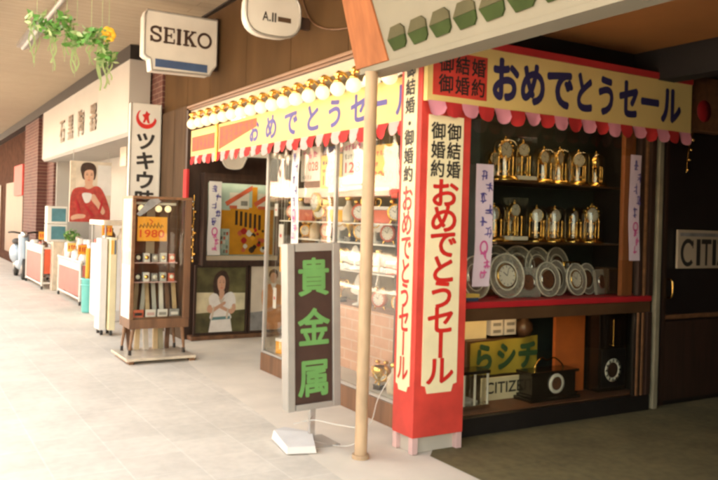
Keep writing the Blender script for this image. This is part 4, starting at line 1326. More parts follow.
put_clock(protoA, 5.06, 4.60, ZU, 30, 'plain domed gold clock turned sideways nearest the orange pilaster, upper shelf')
put_clock(protoA, 3.955, 4.60, ZL, 15, 'plain domed gold clock half behind the lilac strip on the lower shelf')
put_clock(protoC, 4.13, 4.56, ZL, 5, 'tall clock on a pale square base on the lower shelf', 0.98)
put_clock(protoA, 4.40, 4.60, ZL, -10, 'domed gold clock with dull dial in the middle of the lower shelf')
put_clock(protoA, 4.56, 4.56, ZL, 0, 'domed gold clock with pale dial facing the alley, middle of the lower shelf')
put_clock(protoA, 4.84, 4.62, ZL, 20, 'domed gold clock tucked behind the beaded one at the door end, lower shelf')
put_clock(protoB, 4.98, 4.56, ZL, -5, 'large beaded white dial clock at the door end of the lower shelf', 0.98)

put_clock(protoA, 4.10, 4.78, ZU, 0, 'domed clock at the back of the upper shelf between beaded and square ones', 0.9)
put_clock(protoA, 4.34, 4.76, ZU, 8, 'domed clock at the back in the first gap of the upper shelf', 0.95)
put_clock(protoB, 4.76, 4.78, ZU, -6, 'beaded clock at the back of the upper shelf towards the door', 0.85)
put_clock(protoA, 4.98, 4.80, ZU, 10, 'domed clock at the back of the upper shelf, last but one to the door', 0.9)
put_clock(protoB, 4.28, 4.78, ZL, 8, 'beaded clock at the back of the lower shelf behind the square one', 0.9)
put_clock(protoA, 4.72, 4.76, ZL, -12, 'domed clock at the back of the lower shelf past the pale dial', 0.95)
put_clock(protoC, 5.11, 4.76, ZL, 0, 'tall square based clock at the back corner of the lower shelf', 0.85)

# crystal plate clocks standing on the red shelf
def make_plate(r=0.125, square=False, face='inside_brown'):
    root = thing('crystal_clock', 'x', 'clock')
    b = MB()
    if square:
        b.box(-r, r, 0.0, 0.025, 0, 2 * r, 'crystal', 0.008)
    else:
        b.lathe([(0.001, 0.03), (r * .8, 0.028), (r, 0.012), (r, 0.004), (r * .93, -0.006), (r * .62, 0.006), (r * .55, 0.004)], 'crystal', (0, 0, r), 'y', 36)
        for i in range(28):
            a = 2 * math.pi * i / 28
            b.ball((r * .97 * math.cos(a), 0.004, r + r * .97 * math.sin(a)), r * .055, 'crystal', 6)
        b.lathe([(r * .985, 0.002), (r * 1.01, -0.004), (r * 1.0, -0.010), (r * .965, -0.006)], 'dial', (0, 0, r), 'y', 36)
        b.lathe([(r * .60, 0.002), (r * .63, -0.004), (r * .66, 0.002)], 'dial', (0, 0, r), 'y', 36)
    b.build('rim', root)
    b = MB(); bezel(b, (0, -0.002, r), r * .55, 12, face, 'gold' if face == 'dial' else 'silver', 0.012); b.build('dial', root)
    b = MB(); b.box(-r * .4, r * .4, 0.02, 0.07, 0.0, 0.012, 'ebony', 0.002); b.build('stand', root)
    return root
pA, pB, pC = make_plate(), make_plate(face='dial'), make_plate(0.10, True)
PG = 'crystal rimmed clocks on the red shelf'
def put_plate(proto, x, y, rz, sc, label, z=0.951):
    o = proto if proto.name not in used else copy_tree(proto)
    used.add(o.name); used.add(proto.name)
    o.location = (x, y, z); o.rotation_euler = (R(-9), 0, R(rz)); o.scale = (sc, sc, sc)
    tag(o, label, 'clock', PG)
put_plate(pB, 3.95, 4.40, 0, 1.34, 'largest crystal rimmed clock with a cream dial, front row near the lilac strip')
put_plate(pA, 3.69, 4.44, 12, 1.26, 'crystal rimmed clock with a dark dial behind the foot of the lilac strip')
put_plate(pC, 4.16, 4.40, -4, 1.14, 'square crystal clock in the front row on the red shelf')
put_plate(pA, 4.37, 4.40, 4, 1.08, 'dark dial crystal clock just past the square one, front row')
put_plate(pA, 4.53, 4.46, 14, 1.12, 'dark dial crystal clock half hidden in the middle of the front row')
put_plate(pB, 4.70, 4.42, 8, 1.03, 'cream dial crystal clock at the door end of the front row')
put_plate(pA, 4.11, 4.70, 0, 1.34, 'back row crystal clock rising behind the square one', 1.0)
put_plate(pA, 4.34, 4.70, 0, 1.34, 'second crystal clock of the back row, counted from the lilac strip', 1.0)
put_plate(pA, 4.56, 4.70, 6, 1.30, 'third crystal clock of the back row, counted from the lilac strip', 1.0)
put_plate(pA, 4.78, 4.70, 12, 1.30, 'back row crystal clock nearest the orange pilaster', 1.0)
b = MB(); b.box(3.66, 4.98, 4.64, 4.86, 0.951, 0.998, 'inside_brown', 0.003)
tag(b.build('riser_block'), 'low dark riser block carrying the back row of crystal clocks', 'riser')
put_plate(pA, 4.87, 4.46, 12, 1.02, 'dark dial crystal clock just past the cream one, front row')
put_plate(pC, 4.99, 4.42, 16, 1.05, 'square crystal clock turned to the alley at the door end of the red shelf')
b = MB(); b.box(5.03, 5.17, 4.42, 4.56, 0.951, 1.17, 'pilaster_grey', 0.012); b.box(5.05, 5.15, 4.413, 4.419, 0.98, 1.14, 'wood_dark')
tag(b.build('desk_clock_box'), 'dull dark clock box at the far door end of the red shelf', 'clock box')
for i, (x, lab) in enumerate(((4.90, 'small gold travel clock behind the crystal clocks, nearer the middle'), (5.01, 'small gold travel clock behind the crystal clocks, nearer the door'))):
    t = thing('travel_clock', lab, 'clock', (x, 4.74, 1.0), 'small gold travel clocks')
    b = MB(); b.box(x - .045, x + .045, 4.72, 4.77, 1.0, 1.012, 'gold', 0.003); b.box(x - .04, x + .04, 4.725, 4.765, 1.19, 1.205, 'gold', 0.003)
    for q in (-.034, .034):
        b.box(x + q - .005, x + q + .005, 4.73, 4.74, 1.013, 1.189, 'gold')
    b.build('case', t)
    b = MB(); bezel(b, (x, 4.735, 1.12), 0.032, 12, 'dial', 'gold', 0.01); b.build('dial', t)
    b = MB(); b.box(x - .05, x + .05, 4.69, 4.80, 0.952, 0.999, 'inside_brown'); b.build('plinth', t)
t = thing('small_package', 'tiny yellow and blue package under the lilac strip on the red shelf', 'package', (3.52, 4.32, 0.95))
b = MB(); b.box(3.46, 3.58, 4.30, 4.36, 0.951, 0.975, 'blue_stripe'); b.build('sleeve', t)
b = MB(); b.box(3.455, 3.585, 4.295, 4.365, 0.976, 1.0, 'yellow_card'); b.build('lid', t)

# lower compartment
mc = thing('mantel_clock', 'black mantel clock with a stepped base, brass dial and looped top handle', 'clock', (4.42, 4.46, 0.146))
b = MB(); b.box(4.17, 4.70, 4.36, 4.56, 0.147, 0.175, 'ebony', 0.006); b.box(4.19, 4.68, 4.375, 4.55, 0.176, 0.195, 'ebony', 0.005); b.build('base', mc)
b = MB(); b.box(4.205, 4.665, 4.385, 4.54, 0.196, 0.352, 'ebony', 0.006); b.build('case', mc)
b = MB(); b.box(4.18, 4.69, 4.37, 4.55, 0.353, 0.376, 'ebony', 0.006); b.build('top', mc)
b = MB(); bezel(b, (4.45, 4.383, 0.275), 0.068, 12, 'inside_brown', 'brass', 0.01); b.lathe([(0.078, 4.382), (0.074, 4.368), (0.052, 4.374)], 'dial', (4.45, 0, .275), 'y', 28); b.build('dial', mc)  # pale ring colour stands in for the shine of a silver ring
b = MB(); b.tube(smooth_open([(4.30, 4.46, .376), (4.30, 4.46, .41), (4.36, 4.46, .465), (4.42, 4.46, .445), (4.50, 4.46, .46), (4.58, 4.46, .41), (4.60, 4.46, .376)]), 0.006, 'brass', 8); b.build('handle', mc)
bc = thing('wall_clock', 'tall black clock case with a gold numeral ring in the corner by the door', 'clock', (5.05, 4.6, 0.146))
b = MB(); b.box(4.965, 5.30, 4.42, 4.60, 0.147, 0.80, 'ebony', 0.008); b.build('case', bc)
b = MB(); b.box(4.985, 5.275, 4.412, 4.419, 0.18, 0.50, 'black', 0.004); b.build('door_panel', bc)
b = MB()
b.lathe([(0.092, 4.409), (0.096, 4.403), (0.066, 4.403), (0.063, 4.409)], 'dial', (5.115, 0, .325), 'y', 32)
b.lathe([(0.0005, 4.408), (0.064, 4.408)], 'wood_dark', (5.115, 0, .325), 'y', 28)
for i in range(12):
    a = 2 * math.pi * i / 12
    b.ribbon((5.115, 4.403, .325), X_, Z_, [(math.cos(a) * .072, math.sin(a) * .072), (math.cos(a) * .09, math.sin(a) * .09)], 0.014, 'black_ink', 0.001)
b.build('dial', bc)
b = MB(); b.tube([(5.11, 4.405, .52), (5.11, 4.405, .74)], 0.003, 'brass', 6); b.ball((5.11, 4.405, .53), 0.012, 'brass', 8); b.build('pendulum_rod', bc)
b = MB(); b.box(4.60, 4.93, 4.55, 4.58, 0.147, 0.812, 'orange_felt')
tag(b.build('orange_divider'), 'plain orange upright panel between the mantel clock and the tall black clock', 'divider panel')
gc = thing('glass_table_clock', 'small glass and metal carriage clock half hidden behind the red pillar', 'clock', (3.68, 4.45, 0.146))
b = MB(); b.box(3.55, 3.80, 4.40, 4.56, 0.147, 0.175, 'silver', 0.003); b.box(3.55, 3.80, 4.40, 4.56, 0.40, 0.425, 'ebony', 0.003); b.build('case', gc)
for x in (3.565, 3.665, 3.785):
    b = MB(); b.tube([(x, 4.415, .175), (x, 4.415, .40)], 0.009, 'dial', 8); b.build('column', gc)
b = MB(); b.box(3.57, 3.78, 4.44, 4.54, 0.176, 0.399, 'dome_glass'); b.build('glass', gc)
yc_ = thing('yellow_cloth_sign', 'yellow cloth sign with dark green brush characters behind the mantel clock', 'sign', (4.15, 4.62, 0.33))
b = MB()
vs_, fs_ = [], []
for i in range(25):
    t = i / 24
    for j in range(2):
        vs_.append((3.78 + .70 * t, 4.62 + .012 * math.sin(t * 15) + .008 * math.sin(t * 7), (0.335 if j == 0 else 0.585 + .03 * t)))
for i in range(24):
    fs_.append((2 * i, 2 * i + 2, 2 * i + 3, 2 * i + 1))
b.add(vs_, fs_, 'olive_cloth', True); b.build('cloth', yc_)
for c, u, w in (('ら', 3.80, .2), ('シ', 4.02, .21), ('チ', 4.24, .22)):
    b = MB(); letters(b, (0, 4.600, 0), X_, Z_, [(c, u, 0.36, w, 0.23)], 'sign_green', 0.05, 0.0); b.build('character', yc_)
b = MB(); b.box(3.86, 4.40, 4.57, 4.585, 0.147, 0.322, 'cream', 0.002); ci = tag(b.build('brand_card'), 'cream card lettered CITIZEN standing under the yellow cloth sign', 'card')
b = MB(); letters(b, (0, 4.57, 0), X_, Z_, [('CITIZEN', 3.90, 0.20, .46, .085)], 'black_ink', 0.02, 0.002, True); b.build('lettering', ci)
for x0_, x1_, z0_, z1_, y_, k, lab in ((3.80, 4.02, .60, .80, 4.72, 'cream', 'plain cream card standing behind the yellow cloth sign'), (4.05, 4.17, .62, .80, 4.70, 'white_paper', 'white printed box above the yellow cloth, nearer the cream card'), (4.19, 4.31, .62, .80, 4.70, 'white_paper', 'white printed box above the yellow cloth, nearer the brown vase')):
    t = thing('display_card' if k == 'cream' else 'watch_carton', lab, 'card' if k == 'cream' else 'carton', (x0_, y_, z0_))
    b = MB(); b.box(x0_, x1_, y_, y_ + (.01 if k == 'cream' else .06), z0_, z1_, k, 0.003); b.build('body', t)
    if k != 'cream':
        b = MB()
        for q in range(3):
            b.box(x0_ + .02, x1_ - .02, y_ - .003, y_ - .001, z0_ + .02 + q * .055, z0_ + .045 + q * .055, 'print_grey')
        b.build('print', t)
b = MB(); b.box(3.78, 4.50, 4.66, 4.84, .147, .598, 'shelf_dark', 0.004); tag(b.build('display_step'), 'dark wooden step behind the yellow cloth carrying cards and cartons', 'step')
b = MB(); b.lathe([(0.001, .60), (.05, .60), (.075, .65), (.07, .70), (.03, .74), (.035, .79), (.03, .80)], 'pot_brown', (4.42, 4.73, 0), n=20)
tag(b.build('brown_vase'), 'brown bulbous vase on the dark step beside the printed boxes', 'vase')

# ================================================================ GOODS IN THE STREET WINDOW
def hang_card(name, label, cat, y0, y1, z0, z1, key, rows, x=3.20, tilt=0.0):
    root = thing(name, label, cat, (x, (y0 + y1) / 2, z0))
    w, h = y1 - y0, z1 - z0
    b = MB(); board_rect(b, (x, y1, z0), -Y_, Z_, w, h, key, 0.0, 0.003); b.build('card', root)
    b = MB()
    for txt, u, v, ww, hh, ink in rows:
        if txt == '~':
            n_ = max(3, int(ww / hh))
            for i in range(n_):
                scribble(b, Vector((x, y1, z0)), -Y_, Z_, (u + ww * i / n_) * w, v * h, ww / n_ * w * .8, hh * h, ink, int(u * 100 + v * 31 + i * 7), 0.0015, 0.008)
        else:
            letters(b, (x, y1, z0), -Y_, Z_, [(txt, u * w, v * h, ww * w, hh * h)], ink, 0.02, 0.002, True)
    b.build('lettering', root)
    b = MB(); b.tube([(x + .002, y1 - w * .3, z1), (x + .002, y1 - w * .3, 2.64)], 0.0015, 'white_paint', 4); b.tube([(x + .002, y1 - w * .7, z1), (x + .002, y1 - w * .7, 2.64)], 0.0015, 'white_paint', 4); b.build('thread', root)
    return root
hang_card('price_poster', 'white price poster with red writing hung beside the pasted white strip', 'poster', 6.05, 6.42, 1.84, 2.15, 'white_paper', [('~', .08, .66, .84, .22, 'magenta_ink'), ('028', .40, .30, .5, .25, 'red_ink'), ('~', .1, .06, .5, .12, 'print_grey')])
hang_card('price_card', 'yellow price card reading 1000 under a small blue picture', 'card', 5.66, 6.03, 1.77, 2.055, 'yellow_card', [('~', .08, .72, .8, .12, 'navy'), ('~', .08, .48, .8, .1, 'orange_ink'), ('1000', .12, .10, .76, .28, 'orange_ink')])
hang_card('price_poster', 'white price poster reading 128 with a red heading, partly behind the pole', 'poster', 5.30, 5.64, 1.80, 2.15, 'white_paper', [('~', .08, .78, .8, .15, 'magenta_ink'), ('~', .08, .58, .8, .12, 'print_grey'), ('128', .12, .26, .7, .24, 'red_ink'), ('~', .1, .04, .8, .14, 'print_grey')])
hang_card('price_card', 'orange yellow price card reading 3000 next to the red pillar', 'card', 4.83, 5.20, 1.76, 2.09, 'yellow_card', [('~', .1, .74, .75, .12, 'orange_ink'), ('~', .1, .5, .2, .1, 'orange_ink'), ('3000', .12, .12, .76, .26, 'orange_ink')])
b = MB(); b.box(3.195, 3.205, 5.72, 5.98, 2.07, 2.13, 'blue_stripe', 0.002); b.box(3.19, 3.21, 5.66, 5.74, 2.07, 2.14, 'pot_red', 0.002)
tag(b.build('picture_tab'), 'small blue and red picture tab just above the card reading 1000', 'picture')
b = MB(); b.box(3.30, 3.36, 5.08, 6.98, 1.70, 1.79, 'white_paint', 0.004); tag(b.build('white_rail'), 'long white horizontal rail behind the hanging price cards', 'rail')
b = MB(); b.box(3.30, 3.40, 4.62, 5.05, 1.68, 1.76, 'red_paint', 0.004); tag(b.build('red_rail'), 'short red horizontal rail near the red pillar in the street window', 'rail')
wc = thing('round_wall_clock', 'round pale wall clock with a yellow rim hanging in the street window', 'clock', (3.28, 6.27, 1.66))
b = MB(); b.lathe([(0.001, 3.30), (0.085, 3.30), (0.09, 3.27), (0.075, 3.262)], 'banner_yellow', (0, 6.27, 1.655), 'x', 28); b.build('rim', wc)
b = MB(); b.lathe([(0.001, 3.266), (0.075, 3.266)], 'white_paint', (0, 6.27, 1.655), 'x', 28)
for i in range(12):
    a = 2 * math.pi * i / 12
    b.ribbon((3.266, 6.27, 1.655), -Y_, Z_, [(math.cos(a) * .058, math.sin(a) * .058), (math.cos(a) * .07, math.sin(a) * .07)], 0.008, 'black_ink', 0.001)
b.ribbon((3.266, 6.27, 1.655), -Y_, Z_, [(-.03, .03), (0, 0), (.02, .05)], 0.007, 'black_ink', 0.002)
b.build('dial', wc)

GK = 'small goods in the street window'
def make_alarm(body):
    root = thing('alarm_clock', 'x', 'clock')
    b = MB(); b.lathe([(0.001, 0.05), (0.055, 0.05), (0.06, 0.03), (0.06, 0.0), (0.052, -0.004)], body, (0, 0, .075), 'y', 24); b.build('case', root)
    b = MB(); bezel(b, (0, 0.0, .075), 0.052, 12, 'white_paint', body, 0.01); b.build('dial', root)
    b = MB()
    for q in (-.03, .03):
        b.tube([(q, .02, .03), (q * 1.5, .02, 0)], 0.006, 'brass', 6); b.ball((q, .02, .148), 0.02, 'brass', 8, (1, 1, .7))
    b.build('feet_and_bells', root)
    return root
def make_bottle():
    root = thing('trinket_bottle', 'x', 'bottle')
    b = MB(); b.lathe([(0.001, 0), (.04, 0), (.045, .02), (.045, .10), (.02, .13), (.018, .16)], 'pot_pale', n=16); b.build('body', root)
    b = MB(); b.lathe([(.02, .16), (.026, .165), (.026, .185), (.001, .19)], 'gold', n=14); b.build('stopper', root)
    return root
def make_bust():
    root = thing('necklace_stand', 'x', 'stand')
    b = MB(); b.lathe([(.001, 0), (.06, 0), (.06, .012), (.015, .025), (.012, .10)], 'white_paint', n=18); b.build('foot', root)
    b = MB(); b.sheet((-.08, 0, .10), X_, Z_, smooth_closed([(0, .02), (.03, .10), (.06, .17), (.10, .17), (.13, .10), (.16, .02), (.08, -.01)], 4), 'white_dress', 0, .02); b.build('bust', root)
    b = MB(); b.tube([(.055 * math.cos(R(a)), -.004, .20 + .07 * math.sin(R(a))) for a in range(180, 361, 18)], .004, 'gold', 6); b.build('necklace', root)
    return root
def make_trophy():
    root = thing('gold_cup', 'x', 'trophy')
    b = MB(); b.box(-.035, .035, -.035, .035, 0, .04, 'ebony', .003); b.build('plinth', root)
    b = MB(); b.lathe([(.012, .04), (.01, .08), (.02, .095), (.045, .13), (.05, .18), (.046, .18)], 'gold', n=18); b.build('bowl', root)
    b = MB()
    for s_ in (-1, 1):
        b.tube(smooth_open([(s_ * .045, 0, .17), (s_ * .075, 0, .165), (s_ * .07, 0, .125), (s_ * .035, 0, .115)]), .005, 'gold', 6)
    b.build('cup_handle', root)
    return root
def make_carton(key):
    root = thing('gift_box', 'x', 'box')
    b = MB(); b.box(-.07, .07, -.05, .05, 0, .09, key, .004); b.build('body', root)
    b = MB(); b.box(-.073, .073, -.053, .053, .091, .115, 'white_paper', .004); b.build('lid', root)
    return root
protos = {'alarm_red': make_alarm('pot_red'), 'alarm_gold': make_alarm('brass'), 'bottle': make_bottle(), 'bust': make_bust(), 'cup': make_trophy(), 'gift': make_carton('orange_card'), 'gift2': make_carton('pot_red')}
def put(kind, x, y, z, label, rz=-60, sc=1.0, cat=None):
    p = protos[kind]
    o = p if p.name not in used else copy_tree(p)
    used.add(o.name); used.add(p.name)
    o.location = (x, y, z); o.rotation_euler = (0, 0, R(rz)); o.scale = (sc,) * 3
    tag(o, label, p['category'], GK)
ZS = 0.191
items = [
 ('cup', 3.30, 4.72, ZS, 'gold cup on the window floor nearest the red pillar', 1.2),
 ('bottle', 3.28, 4.90, ZS, 'pale bottle next to the gold cup by the red pillar', 1.25),
 ('bottle', 3.38, 4.84, ZS, 'pale bottle behind the first one by the red pillar', 1.5),
 ('cup', 3.26, 5.08, ZS, 'gold cup on the window floor just beyond the pole', 1.0),
 ('alarm_gold', 3.36, 5.22, ZS, 'brass alarm clock on the window floor beside the pole', 1.2),
 ('gift', 3.28, 6.78, ZS, 'orange gift box at the recess end of the window floor', 1.3),
 ('gift', 3.28, 6.55, ZS, 'orange gift box behind the green standing sign', 1.2),
 ('gift2', 3.34, 6.30, ZS, 'red gift box on the window floor', 1.1),
 ('alarm_red', 3.44, 5.30, 1.312, 'red alarm clock on the upper white shelf nearest the red pillar', 1.2),
 ('bust', 3.46, 5.52, 1.312, 'white necklace stand beside the red alarm clock, upper shelf', 1.0),
 ('alarm_gold', 3.44, 5.74, 1.312, 'brass alarm clock on the upper white shelf', 1.2),
 ('cup', 3.46, 5.94, 1.312, 'gold cup on the upper white shelf', 1.1),
 ('bust', 3.46, 6.14, 1.312, 'white necklace stand between gold cup and red clock, upper shelf', 1.0),
 ('alarm_red', 3.44, 6.36, 1.312, 'red alarm clock on the upper shelf towards the recess', 1.1),
 ('bottle', 3.44, 6.56, 1.312, 'pale bottle on the upper shelf towards the recess', 1.2),
 ('alarm_gold', 3.44, 6.78, 1.312, 'brass alarm clock at the recess end of the upper shelf', 1.0),
 ('gift2', 3.46, 5.20, 1.073, 'red gift box on the lower white shelf nearest the red pillar', 0.9),
 ('bottle', 3.44, 5.42, 1.073, 'pale bottle on the lower white shelf', 1.0),
 ('alarm_gold', 3.44, 5.62, 1.073, 'brass alarm clock on the lower white shelf near the pole', 1.1),
 ('bust', 3.46, 5.84, 1.073, 'white necklace stand on the lower white shelf', 0.75),
 ('cup', 3.44, 6.04, 1.073, 'gold cup on the lower white shelf', 1.0),
 ('gift', 3.46, 6.26, 1.073, 'orange gift box on the lower white shelf', 1.0),
 ('alarm_red', 3.44, 6.48, 1.073, 'red alarm clock on the lower white shelf', 1.1),
 ('bottle', 3.44, 6.68, 1.073, 'pale bottle at the recess end of the lower shelf', 1.0),
 ('alarm_gold', 3.56, 5.30, 0.742, 'brass alarm clock on the pink reflection step near the pole', 1.2),
 ('alarm_red', 3.56, 5.60, 0.742, 'red alarm clock on the pink reflection step', 1.2),
 ('bust', 3.58, 5.95, 0.742, 'white necklace stand on the pink reflection step', 1.0),
 ('cup', 3.56, 6.25, 0.742, 'gold cup on the pink reflection step', 1.2),
 ('gift', 3.56, 6.55, 0.742, 'orange gift box on the pink reflection step', 1.2),
]
COLW = {'gift': 'orange gift box', 'gift2': 'red gift box', 'bottle': 'pale bottle', 'cup': 'gold cup', 'alarm_red': 'red alarm clock', 'alarm_gold': 'brass alarm clock'}
seq = ['alarm_gold', 'gift2', 'cup', 'alarm_red', 'bottle', 'gift', 'cup', 'alarm_gold', 'gift2', 'bottle', 'alarm_red']
MARK = ['by the red pillar', 'second along from the red pillar', 'third along from the red pillar', 'fourth along from the red pillar', 'fifth along from the red pillar', 'in the very middle', 'just past the middle towards the recess', 'fifth from the recess end', 'fourth from the recess end', 'third from the recess end', 'second from the recess end']
for i, k_ in enumerate(seq):
    items.append((k_, 3.30, 4.98 + i * .18, 1.482, '%s on the top glass shelf, %s' % (COLW[k_], MARK[i]), 1.15))
for kind, x, y, z, lab, sc in items:
    put(kind, x, y, z, lab, -62 + random.uniform(-15, 15), sc)
# swing tags hung in the end of the window
for i, (y, z, w, h, k, lab) in enumerate(((6.92, 1.52, .07, .12, 'white_paper', 'white swing tag, topmost of the hanging tags at the recess end'), (6.86, 1.22, .10, .22, 'white_paper', 'long white swing tag with red writing at the recess end'), (6.72, .95, .10, .26, 'white_paper', 'white oval swing tag with two dark dots'), (6.80, .98, .14, .24, 'orange_card', 'orange swing tag behind the white oval one'), (6.90, .62, .07, .20, 'white_paper', 'white swing tag with a red mark, lowest of the white ones'), (6.74, .66, .16, .14, 'orange_card', 'orange swing tag low at the recess end'))):
    x = 3.19 + .03 * (i % 2)
    t = thing('swing_tag', lab, 'tag', (x, y, z), 'swing tags hung in the street window')
    b = MB()
    pts = smooth_closed([(-w / 2, h * .2), (-w / 2, h * .8), (0, h), (w / 2, h * .8), (w / 2, h * .2), (0, 0)], 4) if i == 2 else [(-w / 2, 0), (w / 2, 0), (w / 2, h), (-w / 2, h)]
    b.sheet((x, y, z), -Y_, Z_, pts, k, 0, 0.003); b.build('card', t)
    b = MB()
    for q in ((.35, .62) if i == 2 else (.5,)):
        b.sheet((x, y, z), -Y_, Z_, smooth_closed([(-w * .25, h * q), (0, h * (q + .09)), (w * .25, h * q), (0, h * (q - .09))], 3), 'print_grey' if i == 2 else ('red_ink' if k == 'white_paper' else 'orange_ink'), 0.002)
    b.build('mark', t)
    b = MB(); b.tube([(x + .001, y, z + h), (x + .001, y, 2.64)], 0.0013, 'white_paint', 4); b.build('thread', t)

# ================================================================ NEIGHBOUR'S GOODS ON THE PAVEMENT
# pink street carts
def cart(label, x0, x1, y0, y1, h, arch):
    t = thing('display_cart', label, 'cart', ((x0 + x1) / 2, (y0 + y1) / 2, 0), 'pink display carts')
    b = MB()
    def ringtube(pts):
        b.tube(smooth_open(pts, 4), 0.022, 'white_paint', 8)
    for x in (x0, x1):
        ringtube([(x, y0, .06), (x, y0, h - .05), (x, y0 + .05, h), (x, y1 - .05, h), (x, y1, h - .05), (x, y1, .06)])
        b.tube([(x, y0, .10), (x, y1, .10)], 0.02, 'white_paint', 8)
    for y in (y0, y1):
        b.tube([(x0, y, h - .03), (x1, y, h - .03)], 0.02, 'white_paint', 8); b.tube([(x0, y, .12), (x1, y, .12)], 0.02, 'white_paint', 8)
    b.build('frame', t)
    b = MB(); b.box(x0 - .008, x0 + .008, y0 + .04, y1 - .04, .14, h - .14, 'cart_pink'); b.box(x0 - .008, x0 + .008, y0 + .04, y1 - .04, h - .138, h - .02, 'white_paint'); b.build('side_panel', t)
    b = MB(); b.box(x0 + .03, x1 - .03, y0 - .006, y0 + .006, (.30 if arch else .14), h - .03, 'cart_red' if arch else 'cart_pink'); b.build('end_panel', t)
    b = MB(); b.box(x0 + .02, x1 - .02, y0 + .02, y1 - .02, h - .12, h - .10, 'white_paint'); b.build('tray', t)
    for x in (x0, x1):
        for y in (y0, y1):
            b = MB(); b.lathe([(.001, x - .015), (.035, x - .015), (.035, x + .015), (.001, x + .015)], 'rubber', (0, y, .035), 'x', 14); b.build('caster', t)
cart('pink display cart with white frame next to the turquoise bin', 2.58, 3.02, 13.0, 14.9, 0.69, False)
cart('pink display cart with orange red end panel, further from the turquoise bin', 2.44, 2.86, 15.85, 17.9, 0.82, True)
tb = thing('turquoise_bin', 'turquoise plastic bin on the pavement beside the pink cart', 'bin', (2.55, 12.1, 0))
b = MB(); b.lathe([(.001, .004), (.115, .004), (.12, .02), (.13, .48), (.14, .49), (.14, .515), (.125, .515), (.115, .05)], 'turquoise', (2.55, 12.1, 0), n=28); b.build('tub', tb)
b = MB(); b.lathe([(.132, .40), (.137, .405), (.137, .42), (.132, .425)], 'turquoise', (2.55, 12.1, 0), n=28); b.build('rib', tb)
for x, y, k, h, lab in ((2.50, 12.1, 'orange_card', .96, 'orange paper roll standing in the turquoise bin'), (2.60, 12.14, 'blue_stripe', .90, 'dark blue roll standing in the turquoise bin'), (2.535, 12.17, 'strap_tan', .93, 'tan paper roll standing in the turquoise bin')):
    b = MB(); b.tube([(x, y, .05), (x + .01, y, h)], .035, k, 14); tag(b.build('paper_roll'), lab, 'roll')
# cart goods: crockery and plants
crock = ['pot_white', 'pot_pale', 'pot_red', 'pot_brown', 'pot_white']
def bowl(x, y, z, r, h, key, label, kind='bowl'):
    b = MB()
    if kind == 'bowl':
        b.lathe([(.001, 0), (r * .45, 0), (r * .5, .01), (r * .85, h * .5), (r, h), (r * .94, h), (r * .7, h * .45), (.001, h * .15)], key, (x, y, z), n=18)
    elif kind == 'jar':
        b.lathe([(.001, 0), (r * .7, 0), (r, h * .3), (r * .95, h * .6), (r * .5, h * .82), (r * .55, h), (.001, h)], key, (x, y, z), n=18)
    else:
        b.lathe([(.001, 0), (r * .8, 0), (r, h * .1), (r, h), (r * .92, h), (r * .9, h * .15), (.001, h * .1)], key, (x, y, z), n=18)
    return b
KN = {'pot_white': 'white', 'pot_pale': 'pale beige', 'pot_red': 'red', 'pot_brown': 'brown'}
seen = {}
ORD = ['nearest the showcase', 'second from the showcase', 'third from the showcase', 'fourth from the showcase', 'fifth from the showcase', 'sixth from the showcase', 'seventh from the showcase', 'eighth from the showcase', 'ninth from the showcase', 'farthest from the showcase', 'beyond the farthest']
def crockery(rows, where, group):
    cnt = {}
    for x, y, z, r, h, key, kind in sorted(rows, key=lambda q: q[1]):
        n_ = cnt.get((key, kind), 0); cnt[(key, kind)] = n_ + 1
        o = bowl(x, y, z, r, h, key, '', kind).build('ceramic_' + kind)
        tag(o, '%s ceramic %s %s, %s of its kind' % (KN[key], kind, where, ORD[min(n_, 10)]), kind, group)
rr = random.Random(4)
rows = []
y = 13.15
i = 0
while y < 14.8:
    rows.append((2.67 + .20 * (i % 2) + rr.uniform(-.03, .03), y, 0.592, rr.uniform(.08, .10), rr.uniform(.22, .38), crock[i % 5], ('jar', 'cup', 'jar')[i % 3])); y += .13; i += 1
crockery(rows, 'on the nearer pink cart', 'crockery on the nearer cart')
rows = []
y = 16.0
while y < 17.8:
    rows.append((2.52 + .17 * (i % 2), y, 0.722, rr.uniform(.06, .09), rr.uniform(.10, .18), crock[(i * 2) % 5], ('bowl', 'jar', 'cup')[i % 3])); y += .2; i += 1
crockery(rows, 'on the farther pink cart', 'crockery on the farther cart')
rows = []
y = 11.5
while y < 17.5:
    rows.append((3.2 + .2 * (i % 2) + rr.uniform(-.05, .05), y, 0.752, rr.uniform(.07, .11), rr.uniform(.14, .26), crock[(i * 3) % 5], ('jar', 'bowl', 'cup')[i % 3])); y += .27; i += 1
crockery(rows, 'on the long display counter', 'crockery on the counter')
tg = thing('goods_table', 'narrow pale table crowded with crockery between the pot stand and the nearer cart', 'table', (2.9, 12.4, 0))
b = MB(); b.box(2.72, 3.04, 11.95, 12.95, .80, .83, 'pot_pale', .005); b.build('table_top', tg)
for x in (2.75, 3.0):
    for y in (12.0, 12.9):
        b = MB(); b.tube([(x, y, .005), (x, y, .80)], .018, 'wood_trim', 8); b.build('leg', tg)
rows = []
for i in range(14):
    rows.append((2.78 + .2 * (i % 2), 12.03 + i * .065, 0.832, rr.uniform(.05, .075), rr.uniform(.12, .26), crock[(i * 2 + i // 5) % 5], ('jar', 'cup', 'bowl')[i % 3]))
crockery(rows, 'on the narrow table', 'crockery on the narrow table')
rows = []
for i in range(13):
    rows.append((2.90, 13.15 + i * .135, 0.592, .07, rr.uniform(.30, .44), crock[(i * 4 + 1) % 5], ('jar', 'cup')[i % 2]))
crockery(rows, 'inside the nearer pink cart', 'tall crockery on the nearer cart')
